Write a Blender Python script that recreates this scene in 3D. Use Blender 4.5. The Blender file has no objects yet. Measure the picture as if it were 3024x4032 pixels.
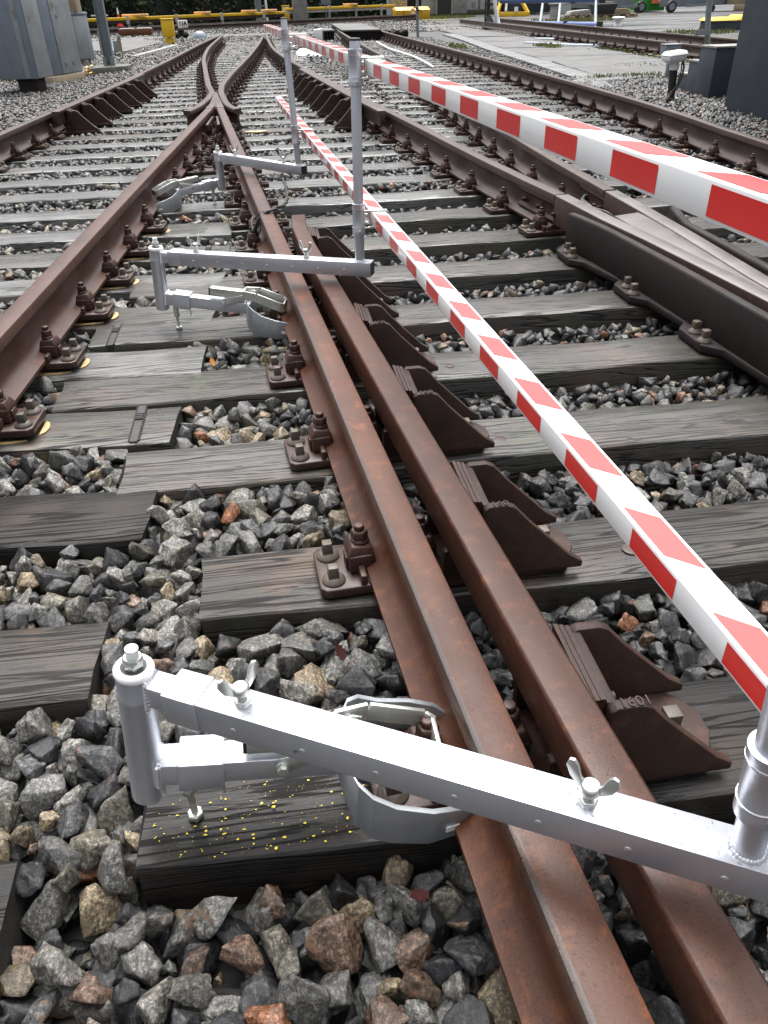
import bpy, bmesh, math, random
import numpy as np
from mathutils import Vector, Matrix
R = math.radians
rng = np.random.default_rng(7); random.seed(7)
scene = bpy.context.scene
COL = scene.collection

# ------------------------------------------------------------------ camera, sky, sun, exposure
cd = bpy.data.cameras.new("Camera"); cam = bpy.data.objects.new("Camera", cd); COL.objects.link(cam)
YAW, PITCH, ROLL, HC, FPX = 0.1311, 0.59470, -0.02633, 1.0821, 3005.1
f_ = Vector((math.sin(YAW)*math.cos(PITCH), math.cos(YAW)*math.cos(PITCH), -math.sin(PITCH)))
r_ = Vector((math.cos(YAW), -math.sin(YAW), 0)); u_ = r_.cross(f_)
r2 = r_*math.cos(ROLL)+u_*math.sin(ROLL); u2 = -r_*math.sin(ROLL)+u_*math.cos(ROLL)
mw = Matrix((r2, u2, -f_)).transposed().to_4x4(); mw.translation = (0, 0, HC)
cam.matrix_world = mw
cd.sensor_fit = 'VERTICAL'; cd.sensor_height = 36; cd.lens = 36*FPX/4032
cd.clip_start = 0.02; cd.clip_end = 500
scene.camera = cam
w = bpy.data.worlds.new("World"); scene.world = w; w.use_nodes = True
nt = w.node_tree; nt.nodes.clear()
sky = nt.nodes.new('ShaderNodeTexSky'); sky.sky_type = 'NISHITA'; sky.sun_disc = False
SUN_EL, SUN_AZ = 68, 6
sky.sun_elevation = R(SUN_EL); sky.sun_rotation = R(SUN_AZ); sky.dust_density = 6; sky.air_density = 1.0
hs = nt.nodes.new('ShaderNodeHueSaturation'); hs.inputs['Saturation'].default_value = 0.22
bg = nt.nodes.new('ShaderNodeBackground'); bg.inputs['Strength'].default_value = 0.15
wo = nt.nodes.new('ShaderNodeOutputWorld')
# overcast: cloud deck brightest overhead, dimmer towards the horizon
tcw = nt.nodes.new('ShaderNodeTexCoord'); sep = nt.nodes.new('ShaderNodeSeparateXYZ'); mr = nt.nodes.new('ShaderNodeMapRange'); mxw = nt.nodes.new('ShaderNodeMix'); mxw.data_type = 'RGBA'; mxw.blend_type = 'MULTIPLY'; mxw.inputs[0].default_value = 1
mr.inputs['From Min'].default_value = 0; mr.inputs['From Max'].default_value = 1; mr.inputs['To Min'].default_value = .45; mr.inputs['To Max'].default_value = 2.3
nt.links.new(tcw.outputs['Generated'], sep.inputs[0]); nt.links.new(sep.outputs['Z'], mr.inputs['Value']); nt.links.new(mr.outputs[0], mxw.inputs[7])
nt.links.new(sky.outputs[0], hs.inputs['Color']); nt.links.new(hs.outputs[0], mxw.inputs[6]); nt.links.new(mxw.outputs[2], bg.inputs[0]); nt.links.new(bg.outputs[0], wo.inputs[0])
sl = bpy.data.lights.new("Sun", 'SUN'); sl.energy = 1.1; sl.angle = R(80); sl.color = (1, .97, .93)
so = bpy.data.objects.new("Sun", sl); COL.objects.link(so)
so.rotation_euler = (R(90-SUN_EL), 0, R(180-SUN_AZ))
scene.view_settings.view_transform = 'Standard'; scene.view_settings.look = 'None'
scene.view_settings.exposure = 0.52; scene.view_settings.gamma = 1

# ------------------------------------------------------------------ helpers
WL = {}                                    # world location of each object (nothing that parents is rotated)
def tag(o, label=None, cat=None, group=None, kind=None):
    if label: o['label'] = label
    if cat: o['category'] = cat
    if group: o['group'] = group
    if kind: o['kind'] = kind
    return o
def empty(name, loc, label=None, cat=None, group=None):
    o = bpy.data.objects.new(name, None); o.empty_display_size = .1; COL.objects.link(o)
    o.location = loc; WL[o.name] = Vector(loc); return tag(o, label, cat, group)
class MB:
    def __init__(s): s.v = []; s.f = []; s.m = []
    def add(s, vs, fs, mi=0):
        b = len(s.v); s.v += [tuple(v) for v in vs]
        for f in fs: s.f.append(tuple(i+b for i in f)); s.m.append(mi)
        return s
    def hexa(s, p, mi=0):                  # p: 4 bottom (ccw) + 4 top
        return s.add(p, [(3,2,1,0),(4,5,6,7),(0,1,5,4),(1,2,6,5),(2,3,7,6),(3,0,4,7)], mi)
    def box(s, x0, x1, y0, y1, z0, z1, mi=0):
        return s.hexa([(x0,y0,z0),(x1,y0,z0),(x1,y1,z0),(x0,y1,z0),(x0,y0,z1),(x1,y0,z1),(x1,y1,z1),(x0,y1,z1)], mi)
    def bar(s, p0, p1, wd, ht, up=(0,0,1), mi=0, off=(0,0)):   # box along p0-p1
        p0, p1 = Vector(p0), Vector(p1); d = (p1-p0).normalized(); sd = d.cross(Vector(up)).normalized(); uu = sd.cross(d)
        q = []
        for z in (-ht/2, ht/2):
            for (p, x) in ((p0,-wd/2),(p0,wd/2),(p1,wd/2),(p1,-wd/2)): q.append(p+sd*(x+off[0])+uu*(z+off[1]))
        return s.hexa(q, mi)
    def cyl(s, p0, p1, r0, r1=None, n=20, mi=0, cap=True, ph=0):
        p0, p1 = Vector(p0), Vector(p1); d = (p1-p0).normalized(); r1 = r0 if r1 is None else r1
        a = d.orthogonal().normalized(); b = d.cross(a); vs = []
        for (p, r) in ((p0, r0), (p1, r1)):
            for i in range(n):
                t = 2*math.pi*i/n+ph; vs.append(p+(a*math.cos(t)+b*math.sin(t))*r)
        fs = [(i, (i+1) % n, n+(i+1) % n, n+i) for i in range(n)]
        if cap: fs += [tuple(range(n-1, -1, -1)), tuple(range(n, 2*n))]
        return s.add(vs, fs, mi)
    def lathe(s, c, prof, n=20, mi=0, axis=(0,0,1)):           # prof [(r, h)]
        c = Vector(c); d = Vector(axis).normalized(); a = d.orthogonal().normalized(); b = d.cross(a); vs = []; fs = []
        for (r, h) in prof:
            for i in range(n):
                t = 2*math.pi*i/n; vs.append(c+d*h+(a*math.cos(t)+b*math.sin(t))*r)
        for k in range(len(prof)-1):
            for i in range(n): fs.append((k*n+i, k*n+(i+1) % n, (k+1)*n+(i+1) % n, (k+1)*n+i))
        fs += [tuple(range(n-1, -1, -1)), tuple(range((len(prof)-1)*n, len(prof)*n))]
        return s.add(vs, fs, mi)
    def prism(s, poly, o, ex, ey, ez, t, mi=0):                # 2D polygon in (ex,ey) at o, thickness t along ez
        o, ex, ey, ez = Vector(o), Vector(ex), Vector(ey), Vector(ez); n = len(poly)
        vs = [o+ex*x+ey*y for x, y in poly]+[o+ex*x+ey*y+ez*t for x, y in poly]
        return s.add(vs, [tuple(range(n-1,-1,-1)), tuple(range(n, 2*n))]+[(i, (i+1) % n, n+(i+1) % n, n+i) for i in range(n)], mi)
    def sweep(s, prof, path, mi=0, zs=None, scl=None):         # profile [(lateral,z)] along [(x,y)]
        n = len(prof); m = len(path); vs = []; fs = []
        for k, (x, y) in enumerate(path):
            x0, y0 = path[max(k-1, 0)]; x1, y1 = path[min(k+1, m-1)]
            d = Vector((x1-x0, y1-y0)).normalized()
            for (l, z) in prof: vs.append((x+d.y*l, y-d.x*l, z+(zs[k] if zs else 0)))
        for k in range(m-1):
            for i in range(n): fs.append((k*n+i, (k+1)*n+i, (k+1)*n+(i+1) % n, k*n+(i+1) % n))
        fs += [tuple(range(n)), tuple(range(m*n-1, (m-1)*n-1, -1))]
        return s.add(vs, fs, mi)
    def tube(s, pts, r, n=8, mi=0):
        pts = [Vector(p) for p in pts]; vs = []; fs = []; m = len(pts); ref = None
        for k in range(m):
            d = (pts[min(k+1, m-1)]-pts[max(k-1, 0)]).normalized()
            a = d.orthogonal().normalized() if ref is None else (ref-d*ref.dot(d)).normalized()
            ref = a; b = d.cross(a)
            for i in range(n):
                t = 2*math.pi*i/n; vs.append(pts[k]+(a*math.cos(t)+b*math.sin(t))*r)
        for k in range(m-1):
            for i in range(n): fs.append((k*n+i, k*n+(i+1) % n, (k+1)*n+(i+1) % n, (k+1)*n+i))
        fs += [tuple(range(n-1,-1,-1)), tuple(range((m-1)*n, m*n))]
        return s.add(vs, fs, mi)
    def mesh(s, name, mats, c=(0,0,0), bevel=0, seg=2, ang=38):
        me = bpy.data.meshes.new(name); c = Vector(c)
        me.from_pydata([tuple(Vector(v)-c) for v in s.v], [], s.f)
        for m in (mats if isinstance(mats, (list, tuple)) else [mats]): me.materials.append(m)
        me.polygons.foreach_set('material_index', s.m)
        bm = bmesh.new(); bm.from_mesh(me)
        bmesh.ops.recalc_face_normals(bm, faces=bm.faces)
        if bevel:
            es = [e for e in bm.edges if len(e.link_faces) == 2 and e.calc_face_angle(0) > R(30)]
            bmesh.ops.bevel(bm, geom=es, offset=bevel, segments=seg, profile=.5, affect='EDGES', clamp_overlap=True)
        bm.to_mesh(me); bm.free()
        me.polygons.foreach_set('use_smooth', [True]*len(me.polygons)); me.set_sharp_from_angle(angle=R(ang))
        return me
    def build(s, name, mats, parent=None, bevel=0, seg=2, ang=38, origin=None):
        a = np.array(s.v); c = (a.min(0)+a.max(0))/2 if origin is None else np.array(origin)
        me = s.mesh(name, mats, c, bevel, seg, ang)
        o = bpy.data.objects.new(name, me); COL.objects.link(o); WL[o.name] = Vector(c)
        if parent is not None:
            o.parent = parent; o.location = Vector(c)-WL[parent.name]
        else: o.location = c
        return o
def copy_tree(o, parent=None, loc=None):
    c = o.copy(); COL.objects.link(c)
    if parent is not None: c.parent = parent
    if loc is not None: c.location = loc
    for ch in o.children: copy_tree(ch, c)
    return c
def lerp(pts, y):
    ys = [p[1] for p in pts]; xs = [p[0] for p in pts]; return float(np.interp(y, ys, xs))
def smooth_path(pts, step=.5):
    # Catmull-Rom through the control points
    P = [Vector(p) for p in pts]; out = []
    for i in range(len(P)-1):
        p0, p1, p2, p3 = P[max(i-1, 0)], P[i], P[i+1], P[min(i+2, len(P)-1)]
        n = max(1, int((p2-p1).length/step))
        for k in range(n):
            t = k/n; out.append(.5*((2*p1)+(p2-p0)*t+(2*p0-5*p1+4*p2-p3)*t*t+(3*p1-p0-3*p2+p3)*t**3))
    out.append(P[-1]); return [tuple(p) for p in out]
ORD = ['nearest','second','third','fourth','fifth','sixth','seventh','eighth','ninth','tenth','eleventh','twelfth','thirteenth','fourteenth','fifteenth','sixteenth','seventeenth','eighteenth','nineteenth','twentieth']
ORD += ['twenty-'+x for x in ['first']+ORD[1:9]]+['thirtieth']+['thirty-'+x for x in ['first']+ORD[1:9]]+['fortieth']+['forty-'+x for x in ['first']+ORD[1:9]]+['fiftieth']

# ------------------------------------------------------------------ materials
class N:
    def __init__(s, name):
        s.mat = bpy.data.materials.new(name); s.mat.use_nodes = True; s.t = s.mat.node_tree
        s.b = s.t.nodes['Principled BSDF']; s.l = s.t.links
        tc = s.t.nodes.new('ShaderNodeTexCoord'); oi = s.t.nodes.new('ShaderNodeObjectInfo')
        sc = s.op('MULTIPLY', oi.outputs['Random'], 37.0); va = s.t.nodes.new('ShaderNodeVectorMath'); va.operation = 'ADD'
        s.l.new(tc.outputs['Object'], va.inputs[0]); s.l.new(sc, va.inputs[1]); s.co = va.outputs[0]; s.rand = oi.outputs['Random']
    def op(s, o, a, b=0.0, clamp=False):
        n = s.t.nodes.new('ShaderNodeMath'); n.operation = o; n.use_clamp = clamp
        for i, x in ((0, a), (1, b)):
            if hasattr(x, 'links'): s.l.new(x, n.inputs[i])
            else: n.inputs[i].default_value = x
        return n.outputs[0]
    def noise(s, scale, detail=4, rough=.55, co=None, dist=0):
        n = s.t.nodes.new('ShaderNodeTexNoise'); n.inputs['Detail'].default_value = detail; n.inputs['Roughness'].default_value = rough
        n.inputs['Distortion'].default_value = dist
        if isinstance(scale, tuple):
            m = s.t.nodes.new('ShaderNodeMapping'); m.inputs['Scale'].default_value = scale; s.l.new(co or s.co, m.inputs[0]); s.l.new(m.outputs[0], n.inputs['Vector']); n.inputs['Scale'].default_value = 1
        else: s.l.new(co or s.co, n.inputs['Vector']); n.inputs['Scale'].default_value = scale
        return n.outputs['Fac']
    def voro(s, scale, feat='F1', co=None):
        n = s.t.nodes.new('ShaderNodeTexVoronoi'); n.feature = feat; n.inputs['Scale'].default_value = scale; s.l.new(co or s.co, n.inputs['Vector']); return n
    def ramp(s, fac, stops, interp='LINEAR'):
        n = s.t.nodes.new('ShaderNodeValToRGB'); n.color_ramp.interpolation = interp; e = n.color_ramp.elements
        while len(e) > 1: e.remove(e[-1])
        for i, (p, c) in enumerate(stops):
            el = e[0] if i == 0 else e.new(p); el.position = p
            el.color = (c, c, c, 1) if isinstance(c, (int, float)) else (*c, 1)
        s.l.new(fac, n.inputs[0]); return n.outputs[0]
    def mix(s, fac, a, b, mode='MIX'):
        n = s.t.nodes.new('ShaderNodeMix'); n.data_type = 'RGBA'; n.blend_type = mode
        if hasattr(fac, 'links'): s.l.new(fac, n.inputs[0])
        else: n.inputs[0].default_value = fac
        for i, x in ((6, a), (7, b)):
            if hasattr(x, 'links'): s.l.new(x, n.inputs[i])
            else: n.inputs[i].default_value = (*x, 1) if len(x) == 3 else x
        return n.outputs[2]
    def set(s, col=None, rough=None, metal=None, spec=None, bump=None, bs=.3, bd=.002):
        for key, v in (('Base Color', col), ('Roughness', rough), ('Metallic', metal), ('Specular IOR Level', spec)):
            if v is None: continue
            if hasattr(v, 'links'): s.l.new(v, s.b.inputs[key])
            elif key == 'Base Color': s.b.inputs[key].default_value = (*v, 1)
            else: s.b.inputs[key].default_value = v
        if bump is not None:
            n = s.t.nodes.new('ShaderNodeBump'); n.inputs['Strength'].default_value = bs; n.inputs['Distance'].default_value = bd
            s.l.new(bump, n.inputs['Height']); s.l.new(n.outputs[0], s.b.inputs['Normal'])
        return s.mat
def mat_var(name, c0, c1, sc=8, rough=(.4,.6), metal=0, spec=.5, bs=.15, bd=.001, fine=120, speck=None):
    n = N(name); a = n.noise(sc, 6, .62); b = n.noise(fine, 3)
    col = n.ramp(a, [(.3, c0), (.7, c1)])
    if speck: col = n.mix(n.ramp(n.noise(speck[1], 5, .7), [(speck[2], 0), (speck[2]+.06, 1)]), col, speck[0])
    ro = n.ramp(n.noise(sc*.7, 4), [(.3, rough[0]), (.7, rough[1])])
    return n.set(col, ro, metal, spec, n.mix(.5, a, b), bs, bd)
def rust_mat(name, c0, c1, c2, rough=(.34,.55)):
    n = N(name); a = n.noise(3.2, 6, .6); b = n.noise(26, 6, .65); c = n.noise(260, 3, .6)
    col = n.mix(n.ramp(a, [(.35, 0), (.65, 1)]), c0, c1)
    col = n.mix(n.ramp(b, [(.52, 0), (.68, .8)]), col, c2); col = n.mix(n.ramp(n.noise((5, 1.1, 5), 4), [(.54, 0), (.70, .4)]), col, c2); col = n.mix(n.ramp(n.noise((9, 2.2, 9), 5), [(.56, 0), (.7, .55)]), col, tuple(x*.45 for x in c0))
    col = n.mix(n.ramp(c, [(.38, .5), (.48, 0)]), col, tuple(x*.5 for x in c0)); col = n.mix(n.ramp(n.noise(1.1, 4), [(.4, 0), (.7, .45)]), col, tuple(x*.62 for x in c0))
    ro = n.ramp(n.noise(7, 5), [(.3, rough[0]), (.7, rough[1])]); sp = n.voro(75).outputs['Distance']; pit = n.ramp(sp, [(.10, 1), (.22, 0)]); pit = n.op('MULTIPLY', pit, n.ramp(n.noise(11, 3), [(.5, 0), (.62, 1)]))
    col = n.mix(n.op('MULTIPLY', pit, .6), col, tuple(x*.4 for x in c0))
    return n.set(col, ro, 0, .36, n.op('SUBTRACT', n.mix(.6, b, c), n.op('MULTIPLY', pit, .5)), .4, .0014)
M_rail = rust_mat('rail_rust', (.064,.024,.0145), (.098,.039,.021), (.175,.060,.021), (.4,.56))
M_corner = rust_mat('blackened_rail_corner', (.050,.036,.033), (.072,.048,.040), (.11,.06,.04), (.3,.45))
M_railmid = rust_mat('rail_brown_rust', (.060,.030,.023), (.085,.044,.033), (.12,.055,.034), (.32,.5))
M_guard = rust_mat('guard_rust', (.050,.021,.015), (.078,.033,.021), (.14,.05,.024))
M_railfar = rust_mat('rail_dull_rust', (.048,.031,.026), (.070,.045,.037), (.095,.055,.04), (.34,.5))
M_brack = rust_mat('bracket_rust', (.032,.018,.014), (.048,.025,.018), (.075,.036,.022), (.4,.62))
M_plate = rust_mat('plate_rust', (.036,.02,.016), (.058,.03,.023), (.09,.042,.028), (.3,.5))
M_clip = rust_mat('clip_rust', (.038,.020,.016), (.06,.03,.023), (.10,.045,.028), (.36,.55))
M_screw = rust_mat('screw_steel', (.085,.072,.058), (.13,.11,.088), (.11,.07,.045), (.3,.5))
M_dark = rust_mat('dark_cast', (.012,.008,.008), (.018,.012,.0115), (.026,.016,.014), (.58,.74)); M_dark.node_tree.nodes['Principled BSDF'].inputs['Specular IOR Level'].default_value = .28
def frog_mat():
    n = N('cast_frog_steel'); a = n.noise((3, 3, 3), 5); 
    col = n.ramp(a, [(.3, (.125,.11,.105)), (.7, (.19,.17,.165))])
    return n.set(col, n.ramp(n.noise(9, 4), [(.3,.25),(.7,.40)]), .35, .5, n.noise(120, 3), .15, .001)
M_frog = frog_mat()

def wood_mat(name, dark, light, moss=0, warm=0, old=1, wet=.6, spec=.5):
    n = N(name)
    g1 = n.noise((1.6, 16, 16), 7, .7, dist=.8); g2 = n.noise((3.5, 240, 240), 4, .6); g3 = n.noise((16, 420, 420), 3, .6); big = n.noise(1.6, 4)
    ck = n.noise((.40, 9, 9), 5, .45, dist=.25); ck2 = n.noise((1.3, 34, 34), 4, .5, dist=.3)
    def line(x, c, wdt):
        d = n.op('ABSOLUTE', n.op('SUBTRACT', x, c)); return n.ramp(d, [(wdt*.4, 1), (wdt, 0)])
    crack = line(ck, .5, .011)
    for c_, w_ in ((.40, .007), (.455, .006), (.55, .007), (.61, .008)): crack = n.op('MAXIMUM', crack, line(ck, c_, w_))
    crack = n.op('MAXIMUM', crack, n.op('MULTIPLY', line(ck2, .60, .010), .85*old)); crack = n.op('MAXIMUM', crack, n.op('MULTIPLY', line(ck2, .42, .008), .7*old))
    fine = n.ramp(g2, [(.38, 1), (.47, 0)]); mid = tuple(a*.35+b*.65 for a, b in zip(dark, light))
    col = n.ramp(g1, [(.3, tuple(x*.72 for x in mid)), (.5, mid), (.7, light)])
    col = n.mix(n.op('MULTIPLY', fine, .5), col, tuple(x*.5 for x in dark))
    col = n.mix(n.ramp(g3, [(.40, .35), (.55, 0)]), col, tuple(x*.5 for x in dark))
    col = n.mix(n.ramp(big, [(.45, 0), (.7, .5)]), col, tuple(x*.75 for x in dark))
    if moss: col = n.mix(n.ramp(n.noise(3.3, 5), [(.55, 0), (.72, moss)]), col, (.05,.058,.022))
    if warm: col = n.mix(n.ramp(n.noise(5, 5), [(.5, 0), (.75, warm)]), col, (.12,.07,.045))
    col = n.mix(crack, col, (.005,.0045,.004))
    h = n.op('SUBTRACT', n.op('ADD', n.op('MULTIPLY', g2, .7), n.op('MULTIPLY', g3, .35)), n.op('MULTIPLY', crack, 1.5))
    ro = n.op('ADD', n.ramp(n.noise((2.6, 6, 6), 5), [(.3, .22), (.7, .44)]), n.op('MULTIPLY', crack, .4))
    cw = n.op('MULTIPLY', n.ramp(n.noise((1.8, 5, 5), 4), [(.32, 1), (.66, .25)]), n.op('MULTIPLY', n.op('SUBTRACT', 1.0, crack), wet)); n.l.new(cw, n.b.inputs['Coat Weight']); n.b.inputs['Coat Roughness'].default_value = .16
    return n.set(col, ro, 0, spec, h, .5, .003)
M_wood = wood_mat('wet_sleeper_wood', (.019,.0175,.015), (.076,.072,.062), moss=.7, warm=.5, wet=.3)
M_wood2 = wood_mat('grey_sleeper_wood', (.038,.038,.036), (.19,.187,.178), moss=.2, wet=.85)
M_woodblack = wood_mat('tarred_sleeper_wood', (.006,.0056,.005), (.019,.018,.0165), warm=.2, old=.45, wet=.08, spec=.2)
M_woodnear = wood_mat('dark_wet_sleeper_wood', (.011,.010,.0085), (.048,.044,.037), moss=.5, warm=.6, old=.8, wet=.15, spec=.3)
M_woodend = mat_var('sleeper_end_grain', (.008,.008,.008), (.03,.027,.024), 18, (.5,.8), bs=.6, bd=.004)

M_alu = mat_var('brushed_aluminium', (.52,.54,.59), (.60,.625,.675), 5, (.32,.46), .68, .5, .06, .0006, 300)
M_aluw = mat_var('aluminium_weld', (.66,.67,.69), (.78,.79,.8), 60, (.3,.5), .8, .5, .5, .001)
M_zinc = mat_var('zinc_plated_steel', (.50,.52,.50), (.68,.69,.64), 22, (.24,.4), .7, .5, .12, .0006)
M_galv = mat_var('galvanised_plate', (.34,.365,.39), (.46,.49,.52), 14, (.36,.52), .6, .5, .12, .0008)
M_whitepl = mat_var('white_plastic', (.78,.78,.78), (.84,.84,.84), 6, (.35,.45), bs=.03)
M_blackpl = mat_var('black_rubber', (.012,.012,.013), (.025,.025,.026), 20, (.4,.6))
M_thread = mat_var('threaded_steel', (.5,.5,.5), (.7,.7,.7), 90, (.25,.4), .9)
M_white = mat_var('white_barrier_paint', (.76,.77,.77), (.83,.84,.84), 4, (.28,.42), 0, .5, .05, .0005, 300, speck=((.52,.53,.53), 45, .71))
M_red = mat_var('red_reflective_film', (.60,.012,.010), (.66,.016,.013), 9, (.30,.42), 0, .5, .12, .0004, 500, speck=((.62,.09,.07), 70, .70))
for m_ in (M_red, M_white): q_ = m_.node_tree.nodes['Principled BSDF']; q_.inputs['Coat Weight'].default_value = .8; q_.inputs['Coat Roughness'].default_value = .12
n = N('water'); n.b.inputs['Transmission Weight'].default_value = 1; M_water = n.set((1,1,1), .03, 0, .5); n.b.inputs['IOR'].default_value = 1.33
M_yellow = mat_var('yellow_paint', (.66,.40,.012), (.76,.48,.02), 5, (.35,.5), bs=.05)
M_yellow2 = mat_var('golden_grit_bin', (.62,.33,.012), (.70,.39,.02), 4, (.35,.5), bs=.05)
M_orange = mat_var('pale_orange_plastic', (.68,.34,.10), (.75,.42,.15), 4, (.4,.55))
M_cab = mat_var('weathered_cabinet_paint', (.165,.195,.235), (.215,.25,.29), 3.5, (.4,.6), .1, .5, .08, .001, 60, speck=((.25,.28,.30), 7, .70))
M_cab2 = mat_var('stained_cabinet_side', (.22,.245,.26), (.31,.33,.335), 3, (.45,.6), .05, .5, .08, .001, 60, speck=((.19,.18,.155), 4, .60))
M_galvcol = mat_var('galvanised_mast', (.19,.22,.24), (.26,.29,.31), 6, (.4,.55), .4)
M_conc = mat_var('weathered_concrete', (.19,.185,.17), (.31,.305,.285), 5, (.6,.85), 0, .4, .3, .003, 90, speck=((.09,.095,.06), 6, .62))
M_concwet = mat_var('wet_concrete_slab', (.085,.085,.083), (.135,.135,.132), 2.2, (.5,.75), 0, .22, .15, .002, 70)
M_conclight = mat_var('light_concrete', (.36,.355,.34), (.46,.455,.44), 3, (.4,.65), 0, .4, .15, .002, 70)
M_tan = mat_var('sandstone_plinth', (.26,.20,.13), (.36,.29,.2), 6, (.5,.8), bs=.3)
M_darkblue = mat_var('dark_slate_paint', (.040,.048,.060), (.056,.066,.082), 3, (.45,.62), 0, .4, .1, .001, 50, speck=((.035,.045,.038), 4, .62))
M_bluetube = mat_var('blue_tube_paint', (.055,.095,.24), (.08,.13,.3), 5, (.3,.45))
M_green = mat_var('green_skip_paint', (.02,.22,.025), (.035,.3,.04), 3, (.4,.55))
M_pallet = mat_var('pallet_wood', (.20,.15,.09), (.34,.26,.17), 12, (.6,.85), bs=.3)
M_glass = mat_var('dark_lens', (.008,.008,.009), (.014,.014,.016), 5, (.1,.2))
M_strap = rust_mat('dark_strap_steel', (.028,.026,.026), (.05,.046,.045), (.06,.05,.045), (.3,.5))
M_leaf = mat_var('orange_leaf', (.42,.15,.02), (.58,.24,.04), 30, (.35,.5))
M_leafy = mat_var('yellow_pad_wood', (.38,.25,.10), (.60,.44,.23), 30, (.4,.6))
M_leafr = mat_var('red_brown_leaf', (.035,.011,.010), (.06,.019,.017), 30, (.35,.5))
M_chip = mat_var('yellow_paint_chip', (.80,.60,.01), (.9,.7,.02), 30, (.4,.6))
M_brownbox = rust_mat('rust_brown_steel_box', (.13,.042,.022), (.18,.062,.03), (.22,.09,.05))
n = N('wet_asphalt'); a = n.noise((.16, 1.1, 1), 3, .5); b = n.noise(150, 3)
M_asph = n.set(n.ramp(b, [(.3, (.035,.035,.036)), (.7, (.075,.075,.075))]), n.ramp(a, [(.42, .16), (.6, .55)]), 0, .5, b, .2, .003)
n = N('dirt_and_gravel_ground'); v = n.voro(16); b = n.noise(2.0, 5); c = n.noise(60, 4)
col = n.mix(n.ramp(v.outputs['Distance'], [(0, 1), (.75, 0)]), (.008,.008,.008), n.mix(n.ramp(c, [(.35,0),(.65,1)]), (.025,.025,.024), (.075,.072,.068)))
M_ground = n.set(col, n.ramp(b, [(.3,.35),(.7,.7)]), 0, .4, v.outputs['Distance'], .8, .02)
n = N('moss_and_weeds'); b = n.noise(9, 5)
M_moss = n.set(n.ramp(b, [(.35, (.06,.055,.04)), (.55, (.085,.10,.025)), (.75, (.14,.14,.04))]), .8, 0, .3, n.noise(60, 4), .8, .01)
n = N('grass_blade'); M_grass = n.set(n.ramp(n.noise(3.0, 4), [(.3, (.10,.13,.035)), (.7, (.22,.22,.08))]), .6, 0, .3)
n = N('hedge_leaf'); at = n.t.nodes.new('ShaderNodeAttribute'); at.attribute_name = 'tint'; M_hedge = n.set(at.outputs['Color'], .6, 0, .3)
n = N('stone'); at = n.t.nodes.new('ShaderNodeAttribute'); at.attribute_name = 'tint'
a1 = n.noise(38, 6, .7, dist=.6); a2 = n.noise(135, 6, .85); a3 = n.noise((90, 18, 40), 6, .75, dist=1.5); a4 = n.noise(17, 5, .65, dist=.8); a5 = n.noise(60, 4, .7)
col = n.mix(1, at.outputs['Color'], n.ramp(a2, [(.40, .22), (.47, .55), (.52, 1.0), (.57, 1.75), (.63, 2.6)]), 'MULTIPLY')
col = n.mix(n.ramp(a3, [(.52, 0), (.58, .8)]), col, n.mix(.6, at.outputs['Color'], (.010,.011,.013)))
col = n.mix(n.ramp(a3, [(.34, .55), (.42, 0)]), col, n.mix(.35, (.24,.21,.165), at.outputs['Color']))
col = n.mix(n.op('MULTIPLY', n.ramp(a4, [(.63, 0), (.69, .8)]), at.outputs['Alpha']), col, n.mix(n.ramp(a5, [(.4,0),(.6,1)]), (.17,.075,.04), (.19,.145,.09)))
M_stone = n.set(col, n.ramp(n.noise(30, 4), [(.3, .26), (.7, .6)]), 0, .5, n.mix(.45, a1, n.mix(.5, a2, a3)), .8, .006)

# ------------------------------------------------------------------ ground
g = MB()
xs = [-60,-12,-5,-3.4,-2.4,4.2,5.0,6.2,12,60]; ys = [-6,0,6,12,20,34,60,160]
def gz(x, y):
    return -.12 if (-2.9 < x < 4.6 and y < 33) else -.075
vs = [(x, y, gz(x, y)) for y in ys for x in xs]; nx = len(xs)
g.add(vs, [(j*nx+i, j*nx+i+1, (j+1)*nx+i+1, (j+1)*nx+i) for j in range(len(ys)-1) for i in range(nx-1)])
tag(g.build('ground', M_ground, origin=(0,0,0)), kind='structure')

# ------------------------------------------------------------------ track lines (centre of rail heads)
HD = .2075
def Bx(y): return .2985-.0797*y
def Ax(y): return -.898+.0690*(y-2.65)
def Az(y): return .014*min(1, max(0, (9.0-y)/4.6))       # thicker pads under the plates of the left track
B_near = [(Bx(y), y) for y in (-.8, 0, 1, 2, 3, 4.015)]
B_far = [(Bx(y), y) for y in (4.025, 5, 6.5, 8, 9.28)]
A_l = [(Ax(y), y) for y in (-.5, 1, 3, 5, 7, 9.0, 9.28)]
L0 = [(-2.12+.0705*(y-7.77), y) for y in (-.5, 2, 4, 6, 7.77)]+[(-2.045,8.8),(-1.76,12.5),(-1.52,17),(-1.27,22.7),(-.98,27.5)]
R0 = [(1.505,4.04),(1.395,5.07),(1.22,7.2),(1.035,9.3),(.79,12.45),(.53,16.2),(.40,19.9),(.39,26.2)]
BLL = [(-.535,10.3),(-.60,11.0),(-.78,13.9),(-.93,16.7),(-1.0,20.2),(-.96,24),(-.90,27.5)]
BLR = [(-.43,10.3),(-.44,11.0),(-.36,12.8),(-.21,15.2),(-.06,17.8),(.14,22),(.29,26.1)]
D_l = [(1.79,4.08),(1.83,5.7),(2.00,9),(2.134,11.8),(2.223,14.3),(2.355,19.1),(2.70,28.2),(3.3,36)]
E_l = [(3.19,3.0),(3.33,4.6),(3.42,5.9),(3.55,7.37),(3.64,10.2),(3.73,14.7),(3.77,19.2),(3.85,26.5),(4.2,36)]
F_l = [(8.04-.0255*4, 10.3),(8.04,14.3),(8.28,23.7),(8.62,37)]
G_l = [(x+1.52, y) for x, y in F_l]
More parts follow.
